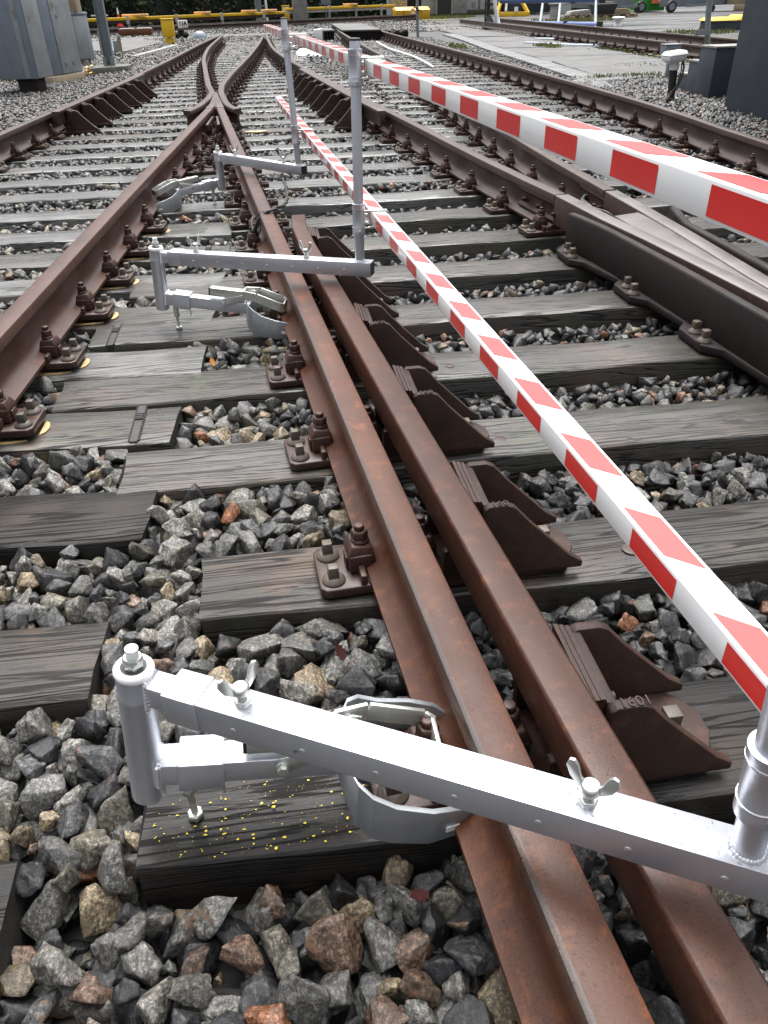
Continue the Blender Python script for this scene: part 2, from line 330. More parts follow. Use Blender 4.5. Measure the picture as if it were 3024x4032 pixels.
def prof(hh=.036, fh=.062):
    h = [(fh,.031),(fh,.042),(.026,.057),(.012,.074),(.0085,.10),(.0085,.142),(.016,.160),(hh-.001,.170),(hh,.197),(hh-.0035,.2045),(hh-.011,.2075)]
    return h+[(-a, b) for a, b in reversed(h)]
def rail(name, pts, m, label, step=.5, bev=0, p=None, zf=None):
    pp = smooth_path(pts, step); mb = MB(); mb.sweep(p or prof(), pp, zs=[zf(q[1]) for q in pp] if zf else None); o = mb.build(name, m, ang=33)
    if m is M_rail:                      # blackened gauge corner of the head
        o.data.materials.append(M_corner)
        for q_ in o.data.polygons:
            if q_.normal.x < -.35 and q_.normal.z > .05 and q_.center.z+WL[o.name].z > .185: q_.material_index = 1
    return tag(o, label, 'rail', 'running rails')
rB = rail('rail', B_near, M_rail, 'wet rust-brown running rail, closest one to the viewer, gripped by the first clamp')
rB2 = rail('rail', B_far, M_railmid, 'brown rail beyond the roped joint, right arm of the central frog')
rA = rail('rail', A_l, M_railmid, 'long brown rail crossing the left edge, left arm of the central frog', p=prof(.037, .070), zf=Az)
rL0 = rail('rail', L0, M_railfar, 'outermost left rail, beside the grey cabinets')
rR0 = rail('rail', R0, M_railfar, 'long brown rail ending at the fishplated joint of the dark cast frog')
rBL = rail('rail', BLL, M_railfar, 'left curved closure rail behind the central frog', .4)
rBR = rail('rail', BLR, M_railfar, 'right closure rail running from central frog to the far switch tips', .4)
rD = rail('rail', D_l, M_railfar, 'left rail of the right-hand track, passing under the upper barrier beam')
rE = rail('rail', E_l, M_railfar, 'right rail of the right-hand track, beside the concrete slab path')
rF = rail('rail', F_l, M_railfar, 'front rail of the far track behind the folded tube railing')
rG = rail('rail', G_l, M_railfar, 'back rail of the far track beside the wet asphalt yard')
H1 = [(-12, 33.3),(-2.2, 40.3),(3, 44),(9, 47.6)]; H2 = [(x, y+1.9) for x, y in H1]
rail('rail', H1, M_railfar, 'front rail of the cross track in front of the yellow covered rail', 2)
rail('rail', H2, M_railfar, 'rear rail of the cross track right in front of the yellow cover', 2)

# ------------------------------------------------------------------ rail fastenings (template at origin, rail along Y)
def hexnut(mb, c, r, h, ph=0): mb.lathe(c, [(r,0),(r,h*.8),(r*.86,h)], n=6)
def side_geo(s, hi=True):
    """clip, bolt and two coach screws on side s (+1 right, -1 left) of a rail"""
    clip, bolt, sc = MB(), MB(), [MB(), MB()]
    # clip: two feet straddling a lug, rounded shoulder against the foot
    x0, x1 = s*.046, s*.098
    a, b = min(x0, x1), max(x0, x1)
    for y0 in (-.036, .020): clip.box(a, b, y0, y0+.016, .030, .072)
    q = [(s*.036,-.034,.050),(s*.102,-.036,.066),(s*.102,.036,.066),(s*.036,.034,.050),(s*.046,-.026,.088),(s*.090,-.027,.094),(s*.090,.027,.094),(s*.046,.026,.088)]
    clip.hexa(q)
    clip.box(min(s*.060,s*.104), max(s*.060,s*.104), -.018, .018, .028, .062)
    c = (s*.068, 0, .092)
    bolt.lathe(c, [(.021,0),(.021,.004),(.018,.008)], n=16 if hi else 8)
    hexnut(bolt, (s*.068,0,.099), .0195, .022)
    bolt.lathe((s*.068,0,.120), [(.0115,0),(.0115,.012),(.009,.014)], n=14 if hi else 6)
    for k, y in enumerate((-.045, .045)):
        cc = (s*.136, y, .026)
        sc[k].lathe(cc, [(.027,0),(.026,.005),(.020,.011),(.0145,.014)], n=18 if hi else 8)
        t = .0125
        sc[k].hexa([(cc[0]-t,cc[1]-t,.039),(cc[0]+t,cc[1]-t,.039),(cc[0]+t,cc[1]+t,.039),(cc[0]-t,cc[1]+t,.039)]+
                   [(cc[0]-t*.85,cc[1]-t*.85,.066),(cc[0]+t*.85,cc[1]-t*.85,.066),(cc[0]+t*.85,cc[1]+t*.85,.066),(cc[0]-t*.85,cc[1]+t*.85,.066)])
    return clip, bolt, sc
def plate_geo():
    mb = MB(); q = []
    pl = [(-.168,-.066),(-.155,-.08),(.155,-.08),(.168,-.066),(.168,.066),(.155,.08),(-.155,.08),(-.168,.066)]
    mb.prism(pl, (0,0,.003), (1,0,0), (0,1,0), (0,0,1), .023)
    for s in (-1, 1):
        mb.box(min(s*.066,s*.080), max(s*.066,s*.080), -.078, -.038, .024, .052); mb.box(min(s*.066,s*.080), max(s*.066,s*.080), .038, .078, .024, .052)
    mb.box(-.064, .064, -.075, .075, .024, .0305)
    return mb
ME_plate = plate_geo().mesh('baseplate', M_plate, bevel=.004)
ME_clip, ME_bolt, ME_sc = {}, {}, {}
for s in (-1, 1):
    c, b, sc = side_geo(s)
    ME_clip[s] = c.mesh('rail_clip', M_clip, bevel=.004); ME_bolt[s] = b.mesh('clip_bolt', M_clip, bevel=.0015)
    for k in (0, 1): ME_sc[s, k] = sc[k].mesh('coach_screw', M_screw, bevel=.0018)
# far version: everything in one light mesh
far = MB(); pg = plate_geo(); far.add(pg.v, pg.f)
for s in (-1, 1):
    c, b, sc = side_geo(s, False)
    for q in (c, b, sc[0], sc[1]): far.add(q.v, q.f)
ME_far = far.mesh('rail_fastening', M_plate)
pad = MB(); pad.prism([(.0,-.079),(.04,-.091),(.10,-.092),(.14,-.079)], (0,0,-.0130), (1,0,0), (0,1,0), (0,0,1), .004); pad.prism([(.167,-.05),(.183,-.03),(.189,.0),(.182,.03),(.167,.045)], (0,0,-.0130), (1,0,0), (0,1,0), (0,0,1), .003)
ME_pad = pad.mesh('plate_pad', M_leafy)
def child(name, me, parent, loc=(0,0,0), rz=0):
    o = bpy.data.objects.new(name, me); COL.objects.link(o); o.parent = parent; o.location = loc; o.rotation_euler = (0,0,rz); return o
def make_fast(pad_=False, sides=(-1, 1), scr=(-1, 1)):
    p = bpy.data.objects.new('baseplate', ME_plate); COL.objects.link(p)
    for s in sides: child('rail_clip', ME_clip[s], p); child('clip_bolt', ME_bolt[s], p)
    for s in scr:
        for k in (0, 1): child('coach_screw', ME_sc[s, k], p)
    return p
def put_fast(sleeper, x, y, rz, near, kind, dz=0):
    cx, cy, cz = WL[sleeper.name]
    if near:
        p = make_fast(scr=(-1,) if kind == 'guard' else (-1, 1))
        p.parent = sleeper; p.location = (x-cx, y-cy, dz-cz); p.rotation_euler = (0, 0, rz+random.uniform(-.02,.02))
        if kind == 'pad': child('plate_pad', ME_pad, p, (0,0,-.001), .05)
    else:
        child('rail_fastening', ME_far, sleeper, (x-cx, y-cy, dz-cz), rz)

for r_o, ln in ((rF, F_l), (rG, G_l)):
    y = 11.5; c_ = WL[r_o.name]
    while y < 26: child_me = ME_far; o_ = bpy.data.objects.new('rail_fastening', ME_far); COL.objects.link(o_); o_.parent = r_o; o_.location = (lerp(ln, y)-c_.x, y-c_.y, -.02-c_.z); y += .6

# ------------------------------------------------------------------ sleepers
SLP = []                                   # footprints (x0,x1,yfun,w)
def sleeper_mesh(x0, x1, yf, slope, wd, near, tilt=0, rnd=False):
    """one timber: irregular rounded box between x0 and x1, front edge y = yf + slope*(x-xm)"""
    xm = (x0+x1)/2; nseg = max(2, int((x1-x0)/(.06 if near else .5)))
    c1 = .022 if rnd else .009
    pr = [(0,-.17),(0,-c1),(c1*.3,-c1*.32),(c1,-.0006),(wd*.35,.0),(wd*.7,0),(wd-c1,-.0006),(wd-c1*.3,-c1*.32),(wd,-c1),(wd,-.17)]
    mb = MB(); n = len(pr); vs = []
    ph = [random.uniform(0, 6.28) for _ in range(6)]
    ca = random.uniform(.4, 1.6)
    for i in range(nseg+1):
        x = x0+(x1-x0)*i/nseg; t = x-x0
        w1 = .006*math.sin(3.1*t+ph[0])+.003*math.sin(9.7*t+ph[1]); w2 = .005*math.sin(2.3*t+ph[2])+.003*math.sin(11*t+ph[3])
        zz = .002*math.sin(4*t+ph[4])+.0015*math.sin(13*t+ph[5])+tilt*(x-xm)
        ch = 1+.6*math.sin(2.7*t+ph[1])+(random.uniform(-.25,.25) if near else 0)
        for k, (py, pz) in enumerate(pr):
            e = w1 if k < 4 else (w2 if k > 5 else 0)
            yy = py+e; z = pz+zz
            if k in (1, 2): z -= .004*ca*ch*(k == 1)+.0015*ca*ch; yy += .001*ch
            if k in (7, 8): z -= .004*ca*ch*(k == 8)+.001*ch
            jx = random.uniform(-.006,.006) if near and i in (0, nseg) else 0
            vs.append((x+jx+(-slope*py), yf+slope*(x-xm)+yy, z))
    fs = []; ms = []
    for i in range(nseg):
        for k in range(n-1): fs.append((i*n+k, (i+1)*n+k, (i+1)*n+k+1, i*n+k+1))
    mb.add(vs, fs, 0); e0 = tuple(range(n)); e1 = tuple(range(nseg*n, nseg*n+n)); b = 0
    mb.f += [e0, tuple(reversed(e1))]; mb.m += [1, 1]
    return mb
def sleeper(x0, x1, yf, wd, slope, m, label, group, near=True):
    mb = sleeper_mesh(x0, x1, yf, slope, wd, near, rnd='rounded' in label or 'brownish' in label)
    o = mb.build('wooden_sleeper', [m, M_woodend], origin=((x0+x1)/2, yf+wd/2, 0), ang=28)
    SLP.append((x0, x1, yf, wd, slope)); return tag(o, label, 'sleeper', group)
def slope_of(pts, y): return (lerp(pts, y+.3)-lerp(pts, y-.3))/.6
def fasten(o, lines, yc, near, kinds=None):
    for i, pts in enumerate(lines):
        x = lerp(pts, yc); put_fast(o, x, yc, -math.atan(slope_of(pts, yc)), near, (kinds or {}).get(i, ''), Az(yc) if pts is A_l else 0)
B_all = B_near+B_far[1:]
S_left = [-.295,-.235,-.478,-.757,-.733,-.66,-.62,-.60]
S_y = [.685,1.237,1.794,2.343,2.885,3.446,3.99,4.53]
SL = []
for k in range(8):
    mm = M_woodblack if k == 0 else (M_woodnear if k == 1 else M_wood)
    o = sleeper(S_left[k], 4.05, S_y[k], .24, 0, mm, ['dark wet sleeper sprinkled with yellow paint chips under the first clamp',
        'cracked grey sleeper, second from the bottom under the middle rail', 'smooth grey sleeper, third from the bottom under the middle rail',
        'wide grey sleeper, fourth from the bottom, with damp streak on its left half', 'grey sleeper carrying the foot screw of the second clamp',
        'grey sleeper just behind the second clamp, sixth under the middle rail', 'grey sleeper below the horizontal arm of the second clamp', 'grey sleeper at the roped rail joint'][k],
        'sleepers under the middle track')
    lines = [B_all]; kinds = {0: 'guard'} if k < 6 else {}
    if S_y[k] > 3.9: lines += [R0, D_l]
    lines += [E_l] if S_y[k] > 2.8 else []
    fasten(o, lines, S_y[k]+.12, True, kinds); SL.append(o)
L_y = [.50,1.055,1.575,2.069,2.574,3.07,3.53,4.0,4.473]
L_r = [-.483,-.43,-.39,-.36,-.30,-.28,-.26,-.24,-.23]
LL = []
for k in range(9):
    yc = L_y[k]
    x1 = L_r[k]; x0 = lerp(L0, yc)-.55; xm = (x0+x1)/2
    sl = -.07 if k > 1 else -.03
    o = sleeper(x0, x1, yc+sl*(xm-x1), .245, sl, [M_woodblack, M_woodnear, M_woodblack, M_wood][k] if k < 4 else (M_wood if k % 2 else M_wood2),
        ['black sleeper end in the bottom left corner', 'brownish black sleeper end left of the first clamp', 'black rounded sleeper end, second above the first clamp at left edge',
         'grey sleeper with toothed steel strap near its end, left edge', 'short grey sleeper end beside the small orange oak leaf'][k] if k < 5 else
        f'grey left-track sleeper ending between the converging rails, {ORD[k]} from the bottom', 'sleepers under the left track')
    yA = yc+sl*(Ax(yc)-x1)+.122; yL = yc+sl*(lerp(L0, yc)-x1)+.122
    cx, cy, _ = WL[o.name]
    put_fast(o, Ax(yA), yA, -.073, yA > 1.6, 'pad' if yA > 1.6 else '', Az(yA))
    if yL > 1.5: put_fast(o, lerp(L0, yL), yL, -.07, yL < 5, '')
    LL.append(o)
y = 5.08; k = 0
while y < 28:
    x0 = lerp(L0, y)-.52-random.uniform(0, .15); x1 = lerp(R0, y)+.5+random.uniform(0, .3)
    if y > 8: x1 = min(x1, lerp(D_l, y)-.45)
    near = y < 7.2
    o = sleeper(x0, x1, y, .25, random.uniform(-.004,.004), M_wood2 if random.random() < .6 else M_wood,
                f'long weathered sleeper across the central turnout, {ORD[k]} beyond the roped joint', 'long turnout sleepers', y < 8)
    yc = y+.12; lines = [L0, R0]
    if y < 9.1: lines += [A_l, B_all]
    elif y > 10.2: lines += [BLL, BLR]
    else: pass
    lines = [l for l in lines if l[0][1]-.3 <= yc <= l[-1][1]+.2]
    if y > 26: lines = [L0, R0]
    fasten(o, lines, yc, near)
    y += .552+random.uniform(-.02, .02); k += 1
y = 5.15; k = 0
while y < 26:
    o = sleeper(lerp(D_l, y)-.42-random.uniform(0,.1), lerp(E_l, y)+.55+random.uniform(0,.1), y, .24, random.uniform(-.01,.01), M_wood2 if random.random() < .7 else M_wood,
                f'grey sleeper of the right-hand track, {ORD[k]} beyond the dark frog', 'sleepers under the right-hand track', y < 9)
    fasten(o, [D_l, E_l], y+.12, y < 6.4)
    y += .585+random.uniform(-.02,.02); k += 1
# toothed anti-split straps and nails on sleepers (parts)
def strap(sl, x, y0, y1, front=False):
    mb = MB(); mb.box(x-.011, x+.011, y0, y1, .0005, .0035)
    n_ = int((y1-y0)/.011)
    for i in range(n_):
        yy = y0+.004+i*.011
        for s in (-1, 1): mb.box(x+s*.011-(.0 if s > 0 else .006), x+s*.011+(.006 if s > 0 else 0), yy, yy+.005, .0005, .0045)
    yb = (y0+y1)/2+.02
    for i in range(4): mb.box(x-.012, x+.012, yb+i*.012, yb+i*.012+.006, .003, .008)
    if front: mb.box(x-.011, x+.011, y0-.003, y0, -.06, .003)
    mb.build('steel_strap', M_strap, sl)
strap(LL[3], -.47, 2.085, 2.325, True); strap(SL[4], -.655, 2.89, 3.12, True); strap(LL[7], -.34, 4.02, 4.25)
def nail(sl, x, y, r=.016):
    mb = MB(); mb.lathe((x, y, .0004), [(r,0),(r,.002),(r*.8,.003)], n=16); mb.build('nail_head', M_plate, sl)
nail(SL[1], .755, 1.33, .022); nail(SL[2], .60, 1.90, .018); nail(SL[3], .57, 2.45)

# fishplates + bond at the joints
def fishplate(rail_o, pts, y0, y1, side, nb=3):
    for s in ((-1, 1) if side == 0 else (side,)):
        mb = MB(); mb.sweep([(s*.013,.075),(s*.034,.062),(s*.038,.075),(s*.022,.09),(s*.022,.14),(s*.036,.155),(s*.033,.168),(s*.014,.16)], [(lerp(pts, y0), y0), (lerp(pts, y1), y1)])
        o = mb.build('fishplate', M_plate, rail_o, bevel=.002)
        for i in range(nb):
            yy = y0+(y1-y0)*(i+.5)/nb; b = MB(); x = lerp(pts, yy)
            b.cyl((x+s*.020,yy,.115), (x+s*.044,yy,.115), .017, n=6); b.cyl((x+s*.044,yy,.115),(x+s*.056,yy,.115), .010, n=12)
            b.build('fishplate_bolt', M_clip, o)
R0x = [(1.60,3.3),(1.505,4.04)]+R0[1:]
fishplate(rR0, R0x, 3.72, 4.5, -1, 4)
fishplate(rD, [(1.78,3.6)]+D_l, 3.75, 4.45, -1, 3)
jb = MB()
for s in (-1, 1): jb.sweep([(s*.0372,.158),(s*.0385,.205),(s*.006,.2095),(s*.006,.2070),(s*.03,.2072),(s*.036,.196)], [(Bx(4.005),4.005),(Bx(4.035),4.035)])
jb.build('joint_insulation', M_dark, rB)

# ------------------------------------------------------------------ guard rails
def C_left(y): return .458-.0866*y-.071
CP = [(C_left(y)+.037, y) for y in (-.5,1,2,3,3.3)]+[(C_left(3.6)+.045,3.6),(C_left(3.82)+.072,3.82)]
gprof = [(-.026,.138),(-.032,.150),(-.032,.224),(-.028,.229),(.031,.229),(.036,.224),(.036,.205),(.020,.180),(.016,.10),(-.004,.10),(-.006,.138)]
def guard(path, s, ys, label, rail_name='guard_rail', m=M_guard, ins=True, tips=.265, near=True):
    mb = MB(); p = [(l*s, z) for l, z in gprof]
    mb.sweep(p, smooth_path(path, .25)); g = tag(mb.build(rail_name, m, bevel=.002, ang=45), label, 'guard rail', 'guard rails')
    for i, yc in enumerate(ys):
        x = lerp(path, yc)+s*.037; b = MB()
        X = lambda d: x+s*d
        bp = [(X(-.12),yc-.10),(X(tips-.03),yc-.085),(X(tips+.005),yc-.02),(X(tips+.005),yc+.03),(X(tips-.05),yc+.10),(X(-.12),yc+.10)]
        b.prism(bp, (0,0,.002), (1,0,0),(0,1,0),(0,0,1), .020)
        web = [(-.05,.02),(-.05,.10),(.034,.12),(.034,.196),(.045,.204),(.082,.204),(.10,.196),(.135,.155),(.235,.055),(.258,.040),(.265,.036),(.265,.02)]
        web = [(min(a*tips/.265 if a > .1 else a, tips), z) for a, z in web]
        for yy in ((yc-.098, yc+.074) if near else (yc-.05,)):
            b.prism(web, (x,yy,0), (s,0,0), (0,0,1), (0,1,0), .020 if near else .03)
        b.box(min(X(.034),X(.050)), max(X(.034),X(.050)), yc-.08, yc+.076, .05, .200)
        o = b.build('guard_bracket', M_brack, g, bevel=.0035 if near else 0)
        sh = MB()
        for q in range(3): sh.box(min(X(.004+q*.010),X(.0115+q*.010)), max(X(.004+q*.010),X(.0115+q*.010)), yc-.085+q*.003, yc+.085, .11, .214-q*.003)
        sh.build('shim_plates', M_clip, o)
        if near:
            c = MB(); cc = (X(.20), yc-.005, .022); c.lathe(cc, [(.027,0),(.026,.006),(.019,.014),(.015,.018)], n=18)
            t = .0135; c.hexa([(cc[0]-t,cc[1]-t,.038),(cc[0]+t,cc[1]-t,.038),(cc[0]+t,cc[1]+t,.038),(cc[0]-t,cc[1]+t,.038),(cc[0]-t,cc[1]-t,.068),(cc[0]+t,cc[1]-t,.068),(cc[0]+t,cc[1]+t,.068),(cc[0]-t,cc[1]+t,.068)])
            c.build('coach_screw', M_screw, o, bevel=.002)
            bt = MB(); bt.cyl((X(.050),yc-.02,.14),(X(.064),yc-.02,.14), .018, n=6); bt.cyl((X(.064),yc-.02,.14),(X(.078),yc-.02,.14), .010, n=12)
            bt.build('bracket_bolt', M_clip, o)
            cu = bpy.data.curves.new('cast_number', 'FONT'); cu.body = ['1601','160','160','160','160','160'][i]; cu.size = .026; cu.extrude = .0012; cu.materials.append(M_brack)
            to = bpy.data.objects.new('cast_number', cu); COL.objects.link(to); to.parent = o
            to.location = Vector((X(.048), yc-.096, .2045))-WL[o.name]
    return g
guard(CP, 1, [s+.125 for s in S_y[:6]], 'rust-brown guard rail with triangular brackets beside the nearest running rail')
GLp = [(lerp(L0, y)+.105, y) for y in (8.6,9,10,11,12,12.7,13.0)]
guard(GLp, 1, [8.9+.552*i for i in range(7)], 'guard rail with row of triangular brackets along the outermost left rail', near=False, m=M_railfar)
GRp = [(lerp(R0, y)-.105, y) for y in (7.6,8,9,10,11,12,12.9)]
guard(GRp, -1, [8.35+.552*i for i in range(8)], 'guard rail with row of triangular brackets behind the second barrier post', near=False, m=M_railfar)

# ------------------------------------------------------------------ central frog
fr = empty('crossing_frog', (-.45, 9.4, 0), 'brown V-shaped central frog where the two middle rails meet', 'rail frog')
nose = MB()
nose.prism([(Ax(8.55)-.036,8.55),(Ax(8.55)+.036,8.55),((Ax(9.0)+Bx(9.0))/2,8.95),(Bx(8.55)-.036,8.55),(Bx(8.55)+.036,8.55),(Bx(8.9)+.036,8.9),(-.470,10.1),(-.496,10.1),(Ax(8.9)-.036,8.9)], (0,0,.03),(1,0,0),(0,1,0),(0,0,1), .182)
nose.build('frog_nose', M_railfar, fr, bevel=.004)
blk = MB(); blk.lathe(((Ax(8.6)+Bx(8.6))/2, 8.78, .04), [(.05,0),(.05,.155),(.045,.165)], n=18); blk.box(Ax(8.6)+.03, Bx(8.6)-.03, 8.7, 8.76, .04, .19); blk.build('spacer_block', M_railfar, fr, bevel=.004)
wl = MB(); wl.sweep(prof(), smooth_path([(-.535,10.3),(-.53,10.0),(-.545,9.6),(-.575,9.2),(-.625,8.75),(-.70,8.42)], .15)); wl.build('wing_rail', M_railfar, fr, ang=50)
wr = MB(); wr.sweep(prof(), smooth_path([(-.43,10.3),(-.415,10.0),(-.385,9.6),(-.355,9.2),(-.30,8.75),(-.215,8.42)], .15)); wr.build('wing_rail', M_railfar, fr, ang=50)
for (x0, y0, x1, y1) in ((Ax(8.3)+.05, 8.35, Ax(7.9)+.05, 7.75), (Bx(8.3)-.05, 8.35, Bx(7.9)-.05, 7.75)):
    b = MB(); b.bar((x0,y0,.13),(x1,y1,.13), .025, .06); b.build('frog_fishplate', M_clip, fr, bevel=.003)
# dark clutter of clips and bolts in the crotch
for i in range(9):
    yy = 8.5-.27*i; x = (Ax(yy)+Bx(yy))/2
    if abs(Ax(yy)-Bx(yy)) > .5: break
    p = make_fast(); p.parent = fr; p.location = (x+.45, yy-9.4, .0); p.rotation_euler = (0,0,1.57 if i % 2 else 0); p.scale = (.8,.8,.9)

# ------------------------------------------------------------------ big dark frog on the right
f2 = empty('cast_frog', (1.65, 2.8, 0), 'large dark cast frog with polished grey top at right edge', 'rail frog')
lefte = [(1.469,4.03),(1.507,3.49),(1.552,3.10),(1.587,2.69),(1.619,2.3),(1.70,1.2),(1.75,.4)]
righte = [(1.90,.4),(1.84,1.2),(1.765,2.3),(1.771,2.56),(1.785,2.84),(1.803,3.19),(1.818,3.65),(1.825,4.06)]
HWID = .074
def band(le, ri):
    return le+list(reversed(ri))
lin = [(min(x+HWID, (x+lerp(righte, y))/2) if y < 2.4 else x+HWID, y) for x, y in lefte]; rin = [(max(lerp(righte, y)-HWID, (lerp(lefte[::-1], y)+lerp(righte, y))/2+.001) if y < 2.4 else lerp(righte, y)-HWID, y) for y in (4.06,3.65,3.19,2.84,2.56,2.3,1.2,.4)]
for nm_, po_ in (('frog_arm', lefte+lin[::-1]), ('frog_arm', righte+rin)):
    top = MB(); top.prism(po_, (0,0,.06),(1,0,0),(0,1,0),(0,0,1), .1475); fh = top.build(nm_, [M_frog, M_railfar], f2, bevel=.008, seg=3)
    for p_ in fh.data.polygons: p_.material_index = 0 if p_.normal.z > .55 else 1
mid_ = MB(); mid_.prism([(1.60,3.56),(1.61,3.10),(1.645,2.69),(1.675,2.32),(1.705,2.32),(1.72,2.84),(1.742,3.40),(1.735,3.60)], (0,0,.06),(1,0,0),(0,1,0),(0,0,1), .141); mid_.build('frog_point', M_frog, f2, bevel=.003)
wp = MB()
wpt = [(1.43,3.67),(1.478,3.42),(1.507,3.10),(1.532,2.75),(1.545,2.47),(1.56,2.15),(1.62,1.2),(1.66,.4)]
wp.sweep([(-.020,.025),(-.020,.19),(-.014,.2005),(.016,.2005),(.022,.19),(.022,.025)], smooth_path(wpt, .12)); wp.build('wing_plate', M_dark, f2, bevel=.004)
wq = MB(); wq.sweep([(-.020,.03),(-.020,.195),(-.014,.204),(.016,.204),(.022,.195),(.022,.03)], smooth_path([(1.945,3.66),(1.90,3.50),(1.862,3.35),(1.855,3.0),(1.845,2.65),(1.86,2.0),(1.9,.6)], .12)); wq.build('wing_plate', M_dark, f2, bevel=.004)
fl = MB()
ff = [(1.44,3.75)]
for k in (5, 4, 3, 2, 1):
    yc = S_y[k]+.10 if k < 6 else 0
    xo = lerp(list(reversed(wpt)), yc)
    ff += [(xo-.035, yc+.17),(xo-.085, yc+.11),(xo-.085, yc-.06),(xo-.03, yc-.12)]
ff += [(1.7,.5),(1.9,.5),(1.9,3.7)]
fl.prism(ff, (0,0,.004),(1,0,0),(0,1,0),(0,0,1), .03); fl.build('base_flange', M_dark, f2, bevel=.006)
for k in (5, 4, 3, 2):
    yc = S_y[k]+.10; xo = lerp(list(reversed(wpt)), yc)
    for dy in (-.035, .055):
        c = MB(); cc = (xo-.055+dy*.12, yc+dy, .034); c.lathe(cc, [(.027,0),(.026,.006),(.019,.014),(.015,.018)], n=18); t = .013
        c.hexa([(cc[0]-t,cc[1]-t,.05),(cc[0]+t,cc[1]-t,.05),(cc[0]+t,cc[1]+t,.05),(cc[0]-t,cc[1]+t,.05),(cc[0]-t,cc[1]-t,.078),(cc[0]+t,cc[1]-t,.078),(cc[0]+t,cc[1]+t,.078),(cc[0]-t,cc[1]+t,.078)])
        c.build('coach_screw', M_screw, f2, bevel=.002)

# ------------------------------------------------------------------ clamp-on barrier stands
BEAM_X0, BEAM_M = .5, -.058
def beam_x(y): return BEAM_X0+BEAM_M*y
def stand(h0, h1, post, ptop, zt, jaw_end, jz, screw, label, drops=False, tz=.047, fl=.84):
    """h0/h1 hinge tube bottom and top, post base on the arm, zt arm top height, jaw_end = point on the rail foot"""
    root = empty('barrier_stand', (h0[0], h0[1], 0), label, 'barrier stand', 'clamp-on barrier stands')
    h0, h1 = Vector(h0), Vector(h1); ax = (h1-h0).normalized(); Z = Vector((0,0,1))
    m = MB(); m.lathe(h0, [(.0235,0),(.0255,.002),(.0255,(h1-h0).length-.055),(.0262,(h1-h0).length-.053),(.0262,(h1-h0).length-.046),(.0255,(h1-h0).length-.044),(.0255,(h1-h0).length-.010)], n=36, axis=ax); m.build('hinge_tube', M_alu, root)
    m = MB(); m.lathe(h1-ax*.010, [(.0265,0),(.0272,.003),(.0272,.007),(.025,.010)], n=36, axis=ax); cp = m.build('hinge_cap', M_whitepl, root)
    m = MB(); m.lathe(h1, [(.0175,0),(.0175,.0012)], n=28, axis=ax); m.build('washer', M_blackpl, root)
    m = MB(); m.lathe(h1+ax*.0012, [(.0135,0),(.0135,.009),(.012,.011)], n=6, axis=ax); m.lathe(h1+ax*.012, [(.0135,0),(.0135,.003),(.0115,.0065)], n=24, axis=ax)
    pr = []
    for i in range(9): pr += [(.0078,.002*i),(.0088,.002*i+.001)]
    m.lathe(h1+ax*.016, pr, n=18, axis=ax); m.build('hinge_bolt', M_zinc, root)
    # arm
    a0 = Vector((h1.x, h1.y, zt-.025)); a1 = Vector((post[0], post[1], zt-.025)); d = (a1-a0).normalized(); L = (a1-a0).length; nrm = Vector((d.y,-d.x,0))
    A = lambda s, t=0, z=0: a0+d*s+nrm*t+Z*z
    m = MB(); m.bar(A(.020), A(.075), .036, .040); m.build('arm_lug', M_alu, root, bevel=.004)
    m = MB()
    for q in range(7): m.lathe(A(.024,.019-.001*q,-.018+.006*q), [(.002,-.005),(.0055,-.001),(.0055,.002),(.002,.005)], n=8, axis=d)
    for q in range(6): m.lathe(A(.022+.0005*q,-.012+.005*q,.0205), [(.002,-.003),(.0045,0),(.002,.004)], n=8, axis=(0,0,1))
    m.build('weld_bead', M_aluw, root)
    m = MB(); m.bar(A(.056), A(.108), .053, .053); c_ = m.build('arm_collar', M_alu, root, bevel=.003)
    m = MB(); m.bar(A(.108), A(L+.045), .048, .048)
    for q in range(7):                                    # round dimples along both sides
        for sd in (-1, 1): m.lathe(A(.16+.098*q, sd*.0235, -.004), [(.0046,0),(.0046,.0008),(.003,.0016)], n=14, axis=nrm*sd)
    arm = m.build('arm_tube', M_alu, root, bevel=.0025)
    m = MB(); m.bar(A(L+.045), A(L+.047), .044, .044); m.build('arm_end_plug', M_blackpl, root)
    for sb, rot in ((.165, .6), (.60, 2.4)):
        m = MB(); c = A(sb, 0, .024)
        m.lathe(c, [(.0115,0),(.0115,.008),(.010,.009)], n=6); m.lathe(c+Z*.009, [(.0068,0),(.0058,.001),(.0068,.002),(.0058,.003),(.0068,.004),(.0058,.005),(.0068,.006),(.0058,.007),(.0068,.008),(.0068,.012)], n=14)
        m.lathe(c+Z*.018, [(.009,0),(.0115,.003),(.0115,.011),(.0095,.014)], n=18)
        for sg in (-1, 1):
            e = Vector((math.cos(rot), math.sin(rot), 0))*sg; pr = [(.007,.005),(.012,.004),(.024,.016),(.030,.030),(.028,.040),(.022,.042),(.017,.036),(.012,.020),(.007,.014)]
            sdv = Z.cross(e); m.prism(pr, c+Z*.017-sdv*.0022, e, Z, sdv, .0044)
        m.build('wing_bolt', M_zinc, root, bevel=.0008)
    # post, sleeves, brackets
    p0 = Vector((post[0], post[1], zt)); p1 = Vector(ptop); pa = (p1-p0).normalized(); PL = (p1-p0).length
    m = MB(); m.lathe(p0-pa*.002, [(.0168,0),(.0168,PL-.004),(.0155,PL)], n=32, axis=pa); ps = m.build('post', M_alu, root)
    m = MB(); m.lathe(p0+pa*(PL-.003), [(.0172,0),(.0172,.005),(.014,.008)], n=28, axis=pa); m.build('post_cap', M_blackpl, root)
    m = MB()
    for q in range(30):
        t = 6.283*q/30; rr = random.uniform(.0026,.0042); m.lathe(p0+Vector((math.cos(t),math.sin(t),0))*.0168, [(rr*1.1,-.001),(rr,.001),(rr*.6,rr),(rr*.15,rr*1.3)], n=7)
    m.build('weld_bead', M_aluw, root)
